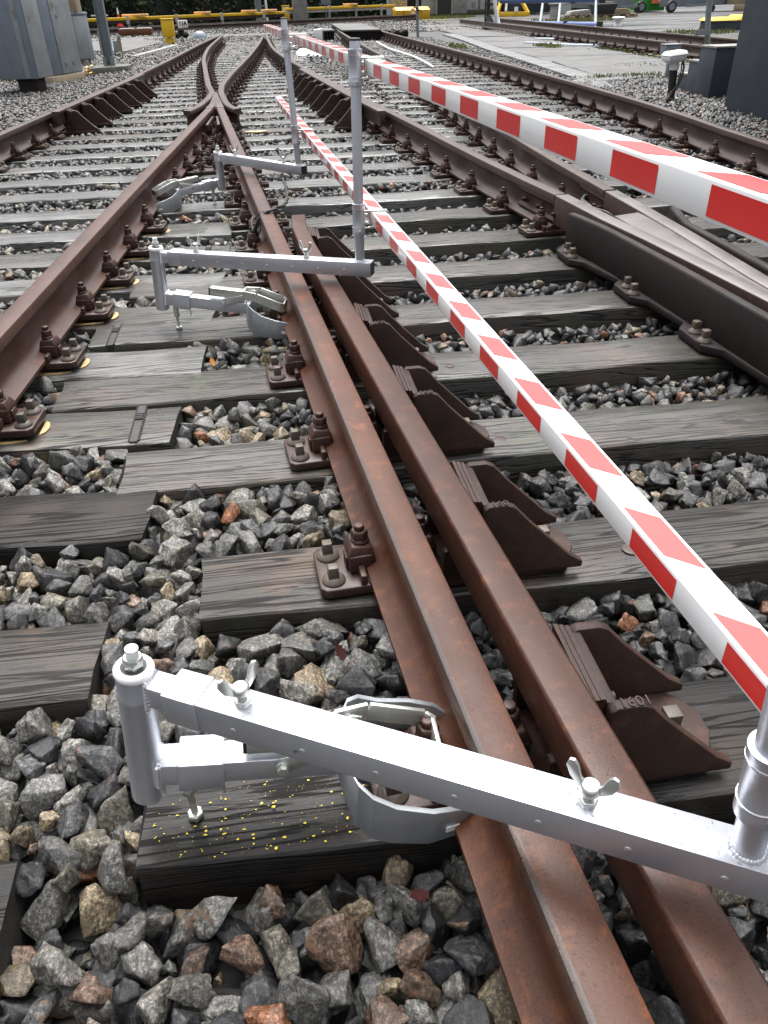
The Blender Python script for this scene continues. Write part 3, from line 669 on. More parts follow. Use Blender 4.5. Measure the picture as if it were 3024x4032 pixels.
    for zb in (.449, .898):
        hh = zb-zt; c = p0+pa*(hh-.05)
        m = MB(); m.lathe(c, [(.019,0),(.0225,.001),(.0225,.020),(.0215,.022),(.0215,.082),(.0225,.084),(.0225,.100),(.019,.101)], n=36, axis=pa)
        sv = m.build('sleeve', M_alu, root)
        for hz in (.021, .083): m = MB(); m.lathe(c+pa*hz, [(.0229,0),(.0229,.0022)], n=36, axis=pa); m.build('sleeve_ring', M_aluw, sv)
        yb = c.y; bx0 = beam_x(yb)-.003; bx1 = beam_x(yb)+.050; zc = zb
        m = MB(); y1 = yb
        loop = [(c.x+.016, y1-.012, zc+.026),(bx0+.01, y1-.012, zc+.026),(bx1, y1-.014, zc+.026),(bx1+.005, y1-.014, zc+.021),(bx1+.005, y1-.014, zc-.021),(bx1, y1-.014, zc-.026),(bx0+.01, y1-.014, zc-.026),(c.x+.018, y1-.012, zc-.030)]
        m.tube(loop, .0042, 10)
        m.tube([(bx0-.001, y1-.012, zc+.026),(bx0-.003, y1-.012, zc+.026),(bx0-.003, y1-.012, zc-.026),(bx0-.001, y1-.012, zc-.026)], .0042, 10)
        m.lathe((c.x+.018,y1-.006,zc+.012), [(.006,0),(.006,.012)], n=10, axis=(1,0,0)); m.lathe((c.x+.018,y1-.006,zc-.014), [(.006,0),(.006,.012)], n=10, axis=(1,0,0))
        m.build('beam_bracket', M_zinc, sv)
        m = MB(); m.lathe(c+pa*.012+Vector((0,-.0215,0)), [(.0045,0),(.0045,.004),(.003,.005)], n=6, axis=(0,-1,0)); m.build('set_screw', M_zinc, sv)
    # lower tube, slide sleeve, foot screw
    t0 = Vector((h0.x, h0.y, h0.z+tz)); t1 = Vector((jaw_end[0], jaw_end[1], jz)); e = (t1-t0); TL = e.length; e.normalize(); en = Vector((e.y,-e.x,0)).normalized(); eu = en.cross(e)
    if eu.z < 0: eu = -eu
    T = lambda s, t=0, z=0: t0+e*s+en*t+eu*z
    jl = TL-.19
    m = MB(); m.bar(T(.020), T(jl+.012), .044, .044); m.build('clamp_tube', M_alu, root, bevel=.003)
    m = MB()
    for q in range(8):
        m.lathe(T(.0255, -.023+.0001*q, -.019+.0055*q), [(.0015,-.005),(.005,-.001),(.005,.002),(.0015,.006)], n=8, axis=e)
        m.lathe(T(.0255, .023, -.019+.0055*q), [(.0015,-.005),(.005,-.001),(.005,.002),(.0015,.006)], n=8, axis=e)
    for q in range(7): m.lathe(T(.026, -.018+.006*q, .0222), [(.0015,-.004),(.005,0),(.002,.005)], n=8, axis=e)
    m.build('weld_bead', M_aluw, root)
    m = MB(); m.bar(T(.055), T(.122), .058, .058); m.build('slide_sleeve', M_alu, root, bevel=.003)
    sc = Vector((screw[0], screw[1], 0)); zt_ = T(.09).z-.029
    m = MB(); m.lathe(sc, [(.0135,.0),(.0135,.009),(.011,.011)], n=6); pr = []
    for i in range(12): pr += [(.0052,.010+.0025*i),(.0060,.0112+.0025*i)]
    pr += [(.0055, max(zt_, .045))]; m.lathe(sc, pr, n=14); m.lathe(sc+Z*(zt_*.62), [(.0125,0),(.0125,.010)], n=6); m.lathe(sc+Z*(zt_*.62+.01), [(.010,0),(.010,max(.005,zt_*.38-.008))], n=16)
    m.build('foot_screw', M_zinc, root, bevel=.0006)
    m = MB(); m.prism([(0,0),(.004,0),(.006,-.02),(.004,-.027),(.001,-.027)], T(.115,.012,-.029), e, Z, en, .003); m.build('wing_tip', M_zinc, root)
    # jaws: two bent plates gripping the rail foot
    def jaw(sg):
        pl = [(a_, b_*fl) for a_, b_ in [(jl-.005,.022),(jl+.003,.055),(jl+.015,.085),(jl+.035,.102),(jl+.07,.108),(jl+.125,.113),(jl+.168,.106),(jl+.208,.092)]]
        topz = [.030,.034,.032,.022,.004,-.006,-.012,-.034]; botz = [-.030,-.044,-.056,-.070,-.078,-.080,-.074,-.040]
        vs = []; n_ = len(pl); th = .0095
        for (s, t), zt2, zb2 in zip(pl, topz, botz):
            for dt in (0, -th):
                vs.append(T(s, sg*(t+dt), zt2)); vs.append(T(s, sg*(t+dt), zb2))
        fs = []
        for i in range(n_-1):
            a = i*4; b = a+4
            fs += [(a,b,b+1,a+1),(a+2,a+3,b+3,b+2),(a,a+2,b+2,b),(a+1,b+1,b+3,a+3)]
        fs += [(0,1,3,2),((n_-1)*4,(n_-1)*4+2,(n_-1)*4+3,(n_-1)*4+1)]
        mm = MB(); mm.add(vs, fs); return mm
    for sg in (-1, 1):
        j = jaw(sg).build('clamp_jaw', M_galv, root, bevel=.0012, ang=24)
        m = MB(); m.bar(T(jl+.150, sg*.1095*fl+sg*.0015, -.050), T(jl+.190, sg*.0985*fl+sg*.0015, -.050), .003, .010); m.build('foot_slot', M_whitepl, j)
    # toggle lever: square grip, link plates, open end frame
    lz = .052
    m = MB(); m.bar(T(jl-.145, .004, lz), T(jl-.012, .004, lz), .034, .030); m.build('lever_grip', M_zinc, root, bevel=.002)
    m = MB(); m.bar(T(jl-.150, .004, lz), T(jl-.144, .004, lz), .032, .028); m.build('grip_plug', M_blackpl, root)
    for sg in (-1, 1):
        m = MB(); m.prism([(jl-.105,.010),(jl-.085,.0),(jl+.02,.048),(jl+.03,.062),(jl+.015,.066),(jl-.095,.030)], T(0, .004+sg*.020, 0), e, eu, en*sg, .004); lk = m.build('link_plate', M_zinc, root, bevel=.001)
        for s_, z_ in ((jl-.092,.014),(jl+.008,.056)):
            m = MB(); m.lathe(T(s_, .004+sg*.024, z_), [(.010,0),(.010,.003)], n=18, axis=en*sg); m.lathe(T(s_, .004+sg*.027, z_), [(.008,0),(.008,.008)], n=6, axis=en*sg); m.build('link_bolt', M_zinc, lk)
    m = MB(); q = [T(jl-.012,-.022,lz+.004), T(jl+.04,-.034,lz+.004), T(jl+.13,-.036,lz-.020), T(jl+.145,-.028,lz-.026), T(jl+.145,.036,lz-.026), T(jl+.13,.044,lz-.020), T(jl+.04,.042,lz+.004), T(jl-.012,.030,lz+.004)]
    for a, b in zip(q[:-1], q[1:]): m.bar(a, b, .007, .034, up=eu)
    m.bar(T(jl-.012,-.022,lz+.004), T(jl-.012,.030,lz+.004), .007, .034, up=eu)
    m.build('lever_frame', M_zinc, root, bevel=.001)
    m = MB(); m.lathe(T(jl+.02, -.036, lz-.004), [(.007,0),(.007,.08)], n=14, axis=en); m.build('lever_pin', M_zinc, root)
    if drops:
        m = MB()
        for i in range(620):
            s_ = random.uniform(.13, L+.03); t_ = random.uniform(-.021, .021)
            if random.random() > (.25+.75*min(1, s_/.35)): continue
            rr = random.choice((.0006,.0008,.001,.0013,.0017,.0021)); m.lathe(A(s_, t_, .0238), [(rr,0),(rr*.9,rr*.24),(rr*.62,rr*.42),(rr*.25,rr*.5)], n=10)
        tag(m.build('water_drops', M_water, arm, ang=80), kind='stuff')
        m = MB()
        for i in range(40):
            s_ = random.uniform(.022, .055); t_ = random.uniform(-.019, .019); rr = random.uniform(.001,.0024)
            m.lathe(T(s_, t_, .0217), [(rr,0),(rr*.9,rr*.35),(rr*.6,rr*.62),(rr*.2,rr*.72)], n=9)
        tag(m.build('water_drops', M_water, root, ang=80), kind='stuff')
        # faint pencil scrawl "532 FC" on the side facing the viewer
        cu = bpy.data.curves.new('pencil_mark', 'FONT'); cu.body = '2 5 3   F C'; cu.size = .030; cu.materials.append(M_galv)
        to = bpy.data.objects.new('pencil_mark', cu); COL.objects.link(to); to.parent = arm
        o_ = A(.155, .0241, -.016)
        mt = Matrix((d, Z, nrm)).transposed().to_4x4(); to.matrix_local = Matrix.Translation(o_-WL[arm.name]) @ mt.to_3x3().to_4x4()
        cu.offset = -.0016
    return root
stand((-.272,.777,.078), (-.242,.775,.345), (.428,.407), (.365,.41,.975), .335, (.215,.775), .088, (-.214,.78), 'nearest aluminium barrier stand with clamp, beaded with rain, cut off by the right edge', drops=True, tz=.062, fl=1.0)
stand((-.457,3.044,.078), (-.440,3.035,.318), (.296,2.72), (.308,2.73,.973), .308, (.062,2.93), .062, (-.405,3.02), 'second aluminium barrier stand, tall post before both striped beams')
stand((-.290,5.28,.078), (-.285,5.27,.306), (.184,4.72), (.168,4.74,.995), .297, (-.725,5.08), .085, (-.345,5.24), 'farthest aluminium barrier stand, clamped to the left arm rail')

# ------------------------------------------------------------------ striped beams
def beam(zt, y0, y1, starts, label):
    m = MB(); wd = .050; hh = .041
    X = lambda y, t: beam_x(y)+t
    m.hexa([(X(y0,0),y0,zt-hh),(X(y0,wd),y0,zt-hh),(X(y1,wd),y1,zt-hh),(X(y1,0),y1,zt-hh),(X(y0,0),y0,zt),(X(y0,wd),y0,zt),(X(y1,wd),y1,zt),(X(y1,0),y1,zt)])
    me_b = m
    o = m.build('striped_beam', [M_white, M_red], bevel=.0025, seg=2)
    tag(o, label, 'barrier beam', 'red and white barrier beams')
    f = MB(); e = .0006; Ls = .118
    for s in starts:
        a, b = s-Ls, s
        if b > y1-.02 or a < y0+.02: continue
        for t in (-e, wd+e):
            f.add([(X(a,t),a,zt-hh+.005),(X(b,t),b,zt-hh+.005),(X(b,t),b,zt-.0045),(X(a,t),a,zt-.0045)], [(0,1,2,3)])
        for z in (zt+e,):
            sh = .046; f.add([(X(a+sh,.006),a+sh,z),(X(b+sh,.006),b+sh,z),(X(b+sh-.036,wd-.006),b+sh-.036,z),(X(a+sh-.036,wd-.006),a+sh-.036,z)], [(0,1,2,3)])
    tag(f.build('reflective_stripes', M_red, o))
    return o
st = [.575+.2305*k for k in range(-3, 27)]
beam(.469, -.3, 6.58, st, 'lower red and white striped barrier beam')
beam(.918, -.3, 7.05, [.785+.2285*k for k in range(-4, 28)], 'upper red and white striped barrier beam')

# ------------------------------------------------------------------ small things on the track
def flakes():
    m = MB()
    for i in range(640):
        if random.random() < .72: x, y, z = random.uniform(-.28,.16), random.uniform(.70,.90), .0012
        else: x, y, z = random.uniform(-.3,.35), random.uniform(.38,.66), random.uniform(-.05,-.028)
        if z < 0: continue
        r = random.choice((.0004,.0004,.0005,.0006,.0006,.0008,.001,.0013,.0018,.0028)); a = random.uniform(0, 6.28); n_ = random.choice((3,4,5)); el = random.uniform(.3,1)
        vs = [(x+r*random.uniform(.6,1.5)*math.cos(a+6.283*k/n_), y+r*el*random.uniform(.5,1.3)*math.sin(a+6.283*k/n_), z) for k in range(n_)]
        b = len(m.v); m.add(vs+[(v[0],v[1],v[2]+.0008) for v in vs], [tuple(range(n_,2*n_))]+[(k,(k+1) % n_,n_+(k+1) % n_,n_+k) for k in range(n_)])
    return tag(m.build('paint_flakes', M_chip), 'yellow paint flakes scattered on the dark sleeper', 'paint flakes', kind='stuff')
flakes()
def leaf(x, y, z, size, rz, label, m_, tiltx=.3, curl=.3):
    m = MB(); out = [(0,-1),(.25,-.75),(.5,-.55),(.32,-.35),(.62,-.1),(.38,.1),(.52,.42),(.25,.5),(.12,.85),(0,1),(-.12,.85),(-.25,.5),(-.52,.42),(-.38,.1),(-.62,-.1),(-.32,-.35),(-.5,-.55),(-.25,-.75)]
    M_ = Matrix.Rotation(rz, 3, 'Z') @ Matrix.Rotation(tiltx, 3, 'X'); vs = []
    for dz in (0, .0008):
        for a, b in out: vs.append(Vector((x,y,z))+M_ @ Vector((a*size,b*size,curl*size*(a*a+.3*b*b)+dz)))
        vs.append(Vector((x,y,z+dz)))
    n_ = len(out); fs = [(k,(k+1) % n_,n_) for k in range(n_)]+[(n_+1+k,n_+1+(k+1) % n_,2*n_+1) for k in range(n_)]+[(k,(k+1) % n_,n_+1+(k+1) % n_,n_+1+k) for k in range(n_)]
    m.add(vs, fs); return tag(m.build('fallen_leaf', m_, ang=80), label, 'leaf', 'fallen leaves')
leaf(-.262, 2.66, -.002, .018, .5, 'small orange oak leaf standing at a sleeper end', M_leaf, 1.0)
leaf(-.165, 3.20, -.010, .030, 1.2, 'bright orange leaf under the second clamp', M_leaf, .4)
leaf(-.02, 5.02, .03, .028, 1.0, 'orange-brown leaf on the baseplate beside the farthest stand', M_leaf, .3)
leaf(.05, 1.115, -.005, .022, .7, 'red-brown leaf among stones above the first clamp arm', M_leafr, .9)
leaf(.115, .60, -.01, .022, 2.0, 'dark red leaf among stones below the first clamp', M_leafr, .6)
dm = MB(); dm.prism([(-.12,0),(0,-.055),(.12,0),(0,.055)], (-.057,8.36,.002),(1,0,0),(0,1,0),(0,0,1), .012)
dmo = tag(dm.build('diamond_marker', mat_var('cream_marker', (.62,.52,.25),(.72,.62,.34),6,(.4,.6)), bevel=.002), 'pale yellow diamond marker with dark letters lying on a sleeper', 'marker')
m = MB()
for q in range(4): m.box(-.085+.014*q, -.076+.014*q, 8.335, 8.385, .0145, .0152)
m.build('dark_lettering', M_blackpl, dmo)
rp = MB(); P0 = [(.09,4.55,.25),(.10,4.40,.23),(.095,4.28,.205),(.07,4.16,.20),(.045,4.06,.215),(.02,4.00,.222),(-.02,3.97,.212),(-.06,3.965,.18),(-.085,3.98,.13),(-.075,4.03,.10),(-.06,4.08,.13),(-.08,4.10,.17),(-.10,4.05,.16),(-.088,3.99,.125)]
PP = smooth_path([(a, b, c) for a, b, c in P0], .03)
for k in (-1, 1): rp.tube([(p[0]+.005*math.cos(i*1.3+k*1.57), p[1]+.003*math.sin(i*1.3), p[2]+.005*math.sin(i*1.3+k*1.57)) for i, p in enumerate(PP)], .0065, 7)
tag(rp.build('rope', mat_var('black_rope', (.02,.02,.019),(.05,.048,.045),60,(.6,.8),bs=.5), ang=80), 'dark rope looped round the joint of the middle rail', 'rope')
cb = MB(); cb.tube(smooth_path([(2.62,3.95,.16),(2.5,3.9,.10),(2.55,3.7,.12)], .1), .006)
# black bond cables at the frog joint
cb = MB()
for k in range(4): cb.tube(smooth_path([(1.66+.012*k,4.35-.05*k,.05),(1.68+.01*k,4.2,.13+.01*k),(1.66-.01*k,4.05,.15),(1.71,3.92-.03*k,.10+.012*k),(1.70,3.80,.05)], .05), .006, 7)
tag(cb.build('bond_cable', M_blackpl, ang=80), 'black bond cables bunched in the crotch of the dark frog', 'cable')
cb = MB(); cb.tube(smooth_path([(3.27,23.8,.06),(3.2,22.0,.05),(3.16,20.5,.04),(3.12,19.2,.06),(3.20,18.1,.04),(3.12,16.4,.05),(3.09,15.2,.02)], .4), .02, 7)
tag(cb.build('loose_cable', M_whitepl, ang=80), 'loose white cable lying along the right-hand track', 'cable')
wd_ = MB(); wd_.add([(.95,20.1,-.02),(1.62,20.1,-.02),(1.62,21.4,-.02),(.95,21.4,-.02),(1.05,20.9,.10),(1.30,20.9,.10)], [(3,2,1,0),(0,1,5,4),(2,3,4,5),(1,2,5),(3,0,4)])
tag(wd_.build('wedge_board', M_whitepl, bevel=.01), 'white wedge-shaped board lying beyond the second post', 'wedge board')

# ------------------------------------------------------------------ left: cabinets, mast, signals
def cabinet(plan, z0, z1, label, foot, foot_m, panels=()):
    cx = sum(p[0] for p in plan)/len(plan); cy = sum(p[1] for p in plan)/len(plan)
    r = empty('relay_cabinet', (cx, cy, -.06), label, 'cabinet', 'grey relay cabinets')
    m = MB(); m.prism(plan, (0,0,z0),(1,0,0),(0,1,0),(0,0,1), z1-z0); m.build('housing', M_cab, r, bevel=.008)
    m = MB(); m.prism([(cx+(x-cx)*1.05, cy+(y-cy)*1.05) for x, y in plan], (0,0,z1+.002),(1,0,0),(0,1,0),(0,0,1), .05); m.build('roof', M_cab, r, bevel=.008)
    m = MB(); m.prism(foot, (0,0,-.16),(1,0,0),(0,1,0),(0,0,1), z0+.158); m.build('plinth', foot_m, r, bevel=.01)
    for (a, b, z_a, z_b, mm, t, nm) in panels:
        a, b = Vector((*a, 0)), Vector((*b, 0)); d = (b-a).normalized(); nn = Vector((d.y,-d.x,0))
        m = MB(); m.prism([(0,z_a),((b-a).length,z_a),((b-a).length,z_b),(0,z_b)], a+nn*.001, d, (0,0,1), nn, t); m.build(nm, mm, r, bevel=.003)
    return r
cabinet([(-4.05,14.06),(-3.37,13.88),(-3.28,13.88),(-3.15,14.32),(-3.75,14.6)], .15, 1.75, 'large grey relay cabinet at the left edge, raised on a dark foot',
        [(-3.62,14.0),(-3.33,13.95),(-3.25,14.2),(-3.6,14.3)], M_dark,
        [((-3.45,13.90),(-3.372,13.881),.16,1.74,M_cab2,.012,'corner_strip'),((-3.275,13.89),(-3.155,14.31),.16,1.74,M_cab2,.012,'door')])
c2 = cabinet([(-3.95,15.65),(-3.46,15.66),(-3.33,15.9),(-3.12,16.62),(-3.7,16.9)], .06, 1.75, 'middle grey relay cabinet with stained door on a sandstone plinth',
        [(-3.85,15.55),(-3.43,15.55),(-3.07,16.6),(-3.6,16.95)], M_tan,
        [((-3.325,15.91),(-3.124,16.60),.08,1.73,M_cab2,.012,'door'),((-3.455,15.67),(-3.335,15.89),.08,1.73,M_cab,.012,'door')])
m = MB()
for z in (.20,.23):
    m.bar((-3.275,16.02,z),(-3.255,16.09,z),.02,.012); m.bar((-3.20,16.29,z+.01),(-3.18,16.36,z+.01),.02,.012)
m.bar((-3.27,16.05,.93),(-3.255,16.10,.90),.02,.03); m.build('hinges', M_galvcol, c2)
c3 = cabinet([(-4.1,19.9),(-3.72,19.85),(-3.52,20.1),(-3.52,20.5),(-4.0,20.7)], .07, .88, 'rear grey relay cabinet with brown stained top, left of the mast', [(-3.95,19.95),(-3.6,19.95),(-3.6,20.4),(-3.95,20.4)], M_conc,
        [((-3.715,19.86),(-3.53,20.09),.09,.86,M_cab2,.012,'door')])
m = MB(); m.box(-4.1,-3.6,19.9,20.5,.94,1.7); m.build('upper_box', M_tan, c3, bevel=.01)
mt = empty('signal_mast', (-2.75, 17.5, 0), 'tall grey galvanised channel mast standing on a mossy concrete block', 'mast')
m = MB(); 
for (x0,x1,y0,y1) in ((-2.835,-2.825,17.4,17.56),(-2.675,-2.665,17.4,17.56),(-2.825,-2.675,17.5,17.515)): m.box(x0,x1,y0,y1,.092,3.2)
m.build('channel_column', M_galvcol, mt)
m = MB(); m.box(-2.85,-2.79,17.36,17.398,.092,.24); m.box(-2.72,-2.65,17.36,17.398,.092,.24); m.build('base_cleats', M_galvcol, mt)
m = MB(); m.prism([(-3.04,16.85),(-2.40,17.25),(-2.38,17.75),(-3.0,17.7)], (0,0,-.16),(1,0,0),(0,1,0),(0,0,1),.25); m.build('concrete_block', mat_var('mossy_block', (.055,.055,.042), (.12,.12,.10), 5, (.5,.8), bs=.3, bd=.003), mt, bevel=.015)
r = empty('pedestal_box', (-3.05,21.3,0), 'small grey box with looped cable on a post behind the mast', 'junction box')
m = MB(); m.box(-3.10,-3.02,21.3,21.36,-.16,.42); m.build('post', M_tan, r); m = MB(); m.box(-3.2,-3.10,21.28,21.38,.05,.36); m.build('box', M_galvcol, r, bevel=.005)
m = MB(); m.tube([(-3.16,21.27,.10),(-3.07,21.25,.13),(-3.05,21.25,.05),(-3.12,21.25,.0),(-3.16,21.25,.03)], .012); m.build('cable_loop', M_whitepl, r)
m = MB(); m.bar((-3.07,21.3,.43),(-2.95,21.3,.44),.03,.02); m.build('bracket_arm', M_galvcol, r)
r = empty('fence_post', (-3.85,26,0), 'grey crossarm post between the rear cabinet and the mast', 'post')
m = MB(); m.box(-4.2,-4.13,26,26.06,-.1,.82); m.build('upright', M_conc, r); m = MB(); m.box(-3.95,-3.9,24,24.05,-.1,.55); m.build('upright', M_conc, r); m = MB(); m.bar((-4.35,26,.80),(-3.9,26,.80),.05,.03); m.build('crossarm', M_whitepl, r)
# cone
r = empty('traffic_cone', (-5.85,42,.2), 'slim red and white striped cone in front of the yellow rail cover', 'cone')
m = MB(); m.lathe((-5.85,42,.19), [(.16,0),(.16,.04),(.10,.05),(.08,.2)], n=16); m.build('foot', M_red, r)
m = MB(); m.lathe((-5.85,42,.391), [(.079,0),(.06,.14)], n=16); m.lathe((-5.85,42,.66), [(.045,0),(.02,.24)], n=16); m.build('white_band', M_white, r)
m = MB(); m.lathe((-5.85,42,.532), [(.06,0),(.046,.127)], n=16); m.build('red_band', M_red, r)
# third rail cover
def cover(pts, zt, label, wood=False):
    r = empty('covered_rail', (pts[0][0], pts[0][1], 0), label, 'covered rail', 'yellow covered power rails')
    m = MB(); m.sweep([(-.11,zt-.11),(-.12,zt),(.12,zt),(.11,zt-.11)], pts); m.build('yellow_cover', M_yellow, r, bevel=.01)
    m = MB(); m.sweep([(-.06,zt-.22),(-.06,zt-.112),(.06,zt-.112),(.06,zt-.22)], pts); m.build('power_rail', M_conclight if wood else M_railfar, r)
    (x0,y0),(x1,y1) = pts[0], pts[-1]; L_ = math.hypot(x1-x0, y1-y0); nn = int(L_/2.4)
    for i in range(nn+1):
        t = (i+.5)/(nn+1); x, y = x0+(x1-x0)*t, y0+(y1-y0)*t
        m = MB(); m.box(x-.05,x+.05,y-.05,y+.05,-.1,zt-.221); m.box(x-.07,x+.07,y-.16,y-.125,zt-.25,zt+.05); m.build('support', M_conclight, r)
    return r
ca = cover([(-12,35.4),(1.6,44.6)], .56, 'left stretch of yellow covered power rail below the hedge')
cover([(1.75,44.9),(7.8,49.6)], .68, 'right stretch of yellow covered power rail with pale board below', True)
for i, (x, y) in enumerate(((-4.9,40.2),(-2.15,42.1),(-.05,43.4),(.9,44.0),(5.2,47.6))):
    m = MB(); m.box(x-.38 if i else x-.55, x+.38 if i else x+.55, y-.13,y+.13, .565 if i < 4 else .685, .66 if i < 4 else .78)
    tag(m.build('junction_cover', M_orange, bevel=.02), ['pale orange cover on the yellow rail right of the cone','pale orange cover with lamps above the dwarf signal','pale orange cover left of the slim white pole','small pale orange cap beside the slim white pole','small pale orange cap on the right stretch of yellow rail'][i], 'rail cover', 'pale orange rail covers')
# pile of steel boxes on pallet
r = empty('box_pile', (-4.6,37,0), 'rust-brown steel boxes with pale lids on a low pallet', 'box pile')
for x0, x1 in ((-5.25,-4.65),(-4.6,-3.97)):
    m = MB(); m.box(x0,x1,36.9,37.5,.02,.20); b_ = m.build('steel_box', M_brownbox, r, bevel=.01); m = MB(); m.box(x0+.05,x1-.03,36.92,37.45,.203,.225); m.build('lid', M_conclight, b_)
m = MB(); m.box(-5.2,-4.0,36.95,37.4,-.02,.017)
for x in (-5.15,-4.65,-4.1): m.box(x,x+.1,36.95,37.4,-.09,-.021)
m.build('pallet', M_pallet, r)
def yellow_post(x, y, z1, wd, label, white):
    r = empty('yellow_post', (x,y,-.05), label, 'equipment post', 'yellow equipment posts')
    m = MB(); m.box(x-wd/2,x+wd/2,y,y+.28,.16,z1); m.build('housing', M_yellow, r, bevel=.012)
    m = MB(); m.box(x-wd/2-.015,x+wd/2+.015,y-.02,y+.3,z1+.002,z1+.03); m.build('cap', M_yellow, r, bevel=.006)
    m = MB(); m.box(x-wd*.38,x+wd*.38,y+.03,y+.25,-.1,.13); m.box(x-wd*.2,x+wd*.2,y+.02,y+.26,.131,.159); m.build('foot', M_yellow, r)
    if white: m = MB(); m.box(x-wd*.3,x+wd*.3,y-.008,y-.001,z1-.23,z1-.06); m.build('white_plate', M_white, r)
yellow_post(-2.56,28.4,.62,.36,'yellow equipment post left of the dwarf signal',False)
yellow_post(1.77,46,.76,.36,'yellow equipment post with white plate beside the concrete pillar',True)
r = empty('dwarf_signal', (-2.28,30,0), 'black three-lamp dwarf signal with white 11A plate', 'signal')
m = MB(); m.box(-2.36,-2.05,30.02,30.04,.36,.57); pl_ = m.build('number_plate', M_white, r, bevel=.01)
cu = bpy.data.curves.new('plate_number', 'FONT'); cu.body = '11A'; cu.size = .15; cu.extrude = .002; cu.align_x = 'CENTER'; cu.materials.append(M_blackpl); cu.offset = .006
to = bpy.data.objects.new('plate_number', cu); COL.objects.link(to); to.parent = pl_; to.rotation_euler = (R(90),0,0); to.location = Vector((-2.205,30.012,.43))-WL[pl_.name]
m = MB()
for (x,z) in ((-2.29,.29),(-2.42,.17),(-2.16,.17)): m.lathe((x,29.97,z), [(.10,0),(.10,.10),(.08,.13)], n=20, axis=(0,-1,0))
m.box(-2.42,-2.16,29.9,30.0,.12,.28); m.box(-2.33,-2.30,29.9,29.95,-.1,.14); m.box(-2.27,-2.24,29.9,29.95,-.1,.14); hd = m.build('signal_head', M_blackpl, r, bevel=.008)
for (x,z) in ((-2.29,.29),(-2.42,.17),(-2.16,.17)):
    m = MB(); m.lathe((x,29.839,z), [(.06,0),(.05,.012),(.02,.02)], n=16, axis=(0,-1,0)); m.build('lens', M_glass, hd)
m = MB(); m.lathe((-1.82,32,-.1), [(.27,0),(.27,.10),(.22,.22),(.12,.29),(.02,.31)], n=20); m.box(-2.6,-1.5,31.5,31.9,-.1,-.02); tag(m.build('domed_housing', M_cab, ang=60), 'low grey domed housing right of the dwarf signal', 'housing')
# masts and pillars at the far side
r = empty('lattice_mast', (.43,47,0), 'grey channel mast in the far centre, left of the slim pole', 'mast')
m = MB(); m.box(.27,.34,47,47.2,-.1,3.2); m.box(.50,.58,47,47.2,-.1,3.2); m.box(.34,.50,47.08,47.12,-.1,3.2); m.build('column', M_galvcol, r); m = MB(); m.box(.2,.65,46.9,47.3,-.12,.0); m.build('base', M_conc, r)
r = empty('slim_pole', (.85,48,0), 'slim white pole beside the far channel mast', 'pole')
m = MB(); m.cyl((.845,48,-.1),(.845,48,3),.055,n=12); m.build('shaft', M_whitepl, r); m = MB(); m.bar((.5,47.9,.78),(.85,48,.78),.06,.05); m.build('cross_tie', M_galvcol, r)
r = empty('concrete_pillar', (2.45,45,0), 'pale streaked concrete pillar rising out of the picture at far centre', 'pillar')
m = MB(); m.box(2.08,2.80,45,45.5,.16,4); m.build('shaft', M_conc, r, bevel=.02); m = MB(); m.box(2.10,2.78,44.98,45.5,-.12,.157); m.build('foot', M_moss, r, bevel=.02)
m = MB(); m.box(3.48,3.96,45,45.1,.77,1.4); m.box(3.70,3.74,45.1,45.14,-.1,1.4); tag(m.build('sign_board', M_galvcol, bevel=.01), 'plain pale grey board right of the concrete pillar', 'sign')
r = empty('wood_pole', (-2.29,60.5,0), 'mossy round timber pole standing in front of the hedge', 'pole'); m = MB(); m.cyl((-2.29,58,-.1),(-2.29,58,5),.17,.15,14); m.build('shaft', M_conc, r)
# grit bin with writing-free labels
r = empty('grit_bin', (8.45,48,0), 'golden yellow lidded grit bin before the graffiti pillar', 'bin')
m = MB(); m.hexa([(7.6,47.4,0),(9.36,47.4,0),(9.36,48.4,0),(7.6,48.4,0),(7.55,47.35,.40),(9.41,47.35,.40),(9.41,48.45,.40),(7.55,48.45,.40)]); m.build('tub', M_yellow2, r, bevel=.03)
m = MB(); m.hexa([(7.53,47.32,.405),(9.43,47.32,.405),(9.43,48.47,.405),(7.53,48.47,.405),(7.6,47.6,.56),(9.36,47.6,.56),(9.36,48.3,.56),(7.6,48.3,.56)]); m.build('lid', M_yellow2, r, bevel=.04)
m = MB(); m.box(8.38,8.58,47.325,47.345,.24,.34); m.build('label_plate', M_white, r); m = MB(); m.box(8.38,8.58,47.36,47.40,.445,.50); m.build('label_plate', M_white, r)
m = MB(); m.box(7.98,8.0,47.33,47.36,.12,.36); m.box(8.95,8.97,47.33,47.36,.28,.40); m.build('latches', M_blackpl, r)
r = empty('thin_post', (5.3,28.8,0), 'thin grey post with tilted dark panel in front of the grit bin', 'post')
m = MB(); m.cyl((5.32,28.8,-.1),(5.28,28.8,1.6),.045,n=12); m.build('shaft', M_galvcol, r); m = MB(); m.bar((5.17,28.72,.77),(5.40,28.72,.64),.12,.03); m.build('panel', M_blackpl, r)
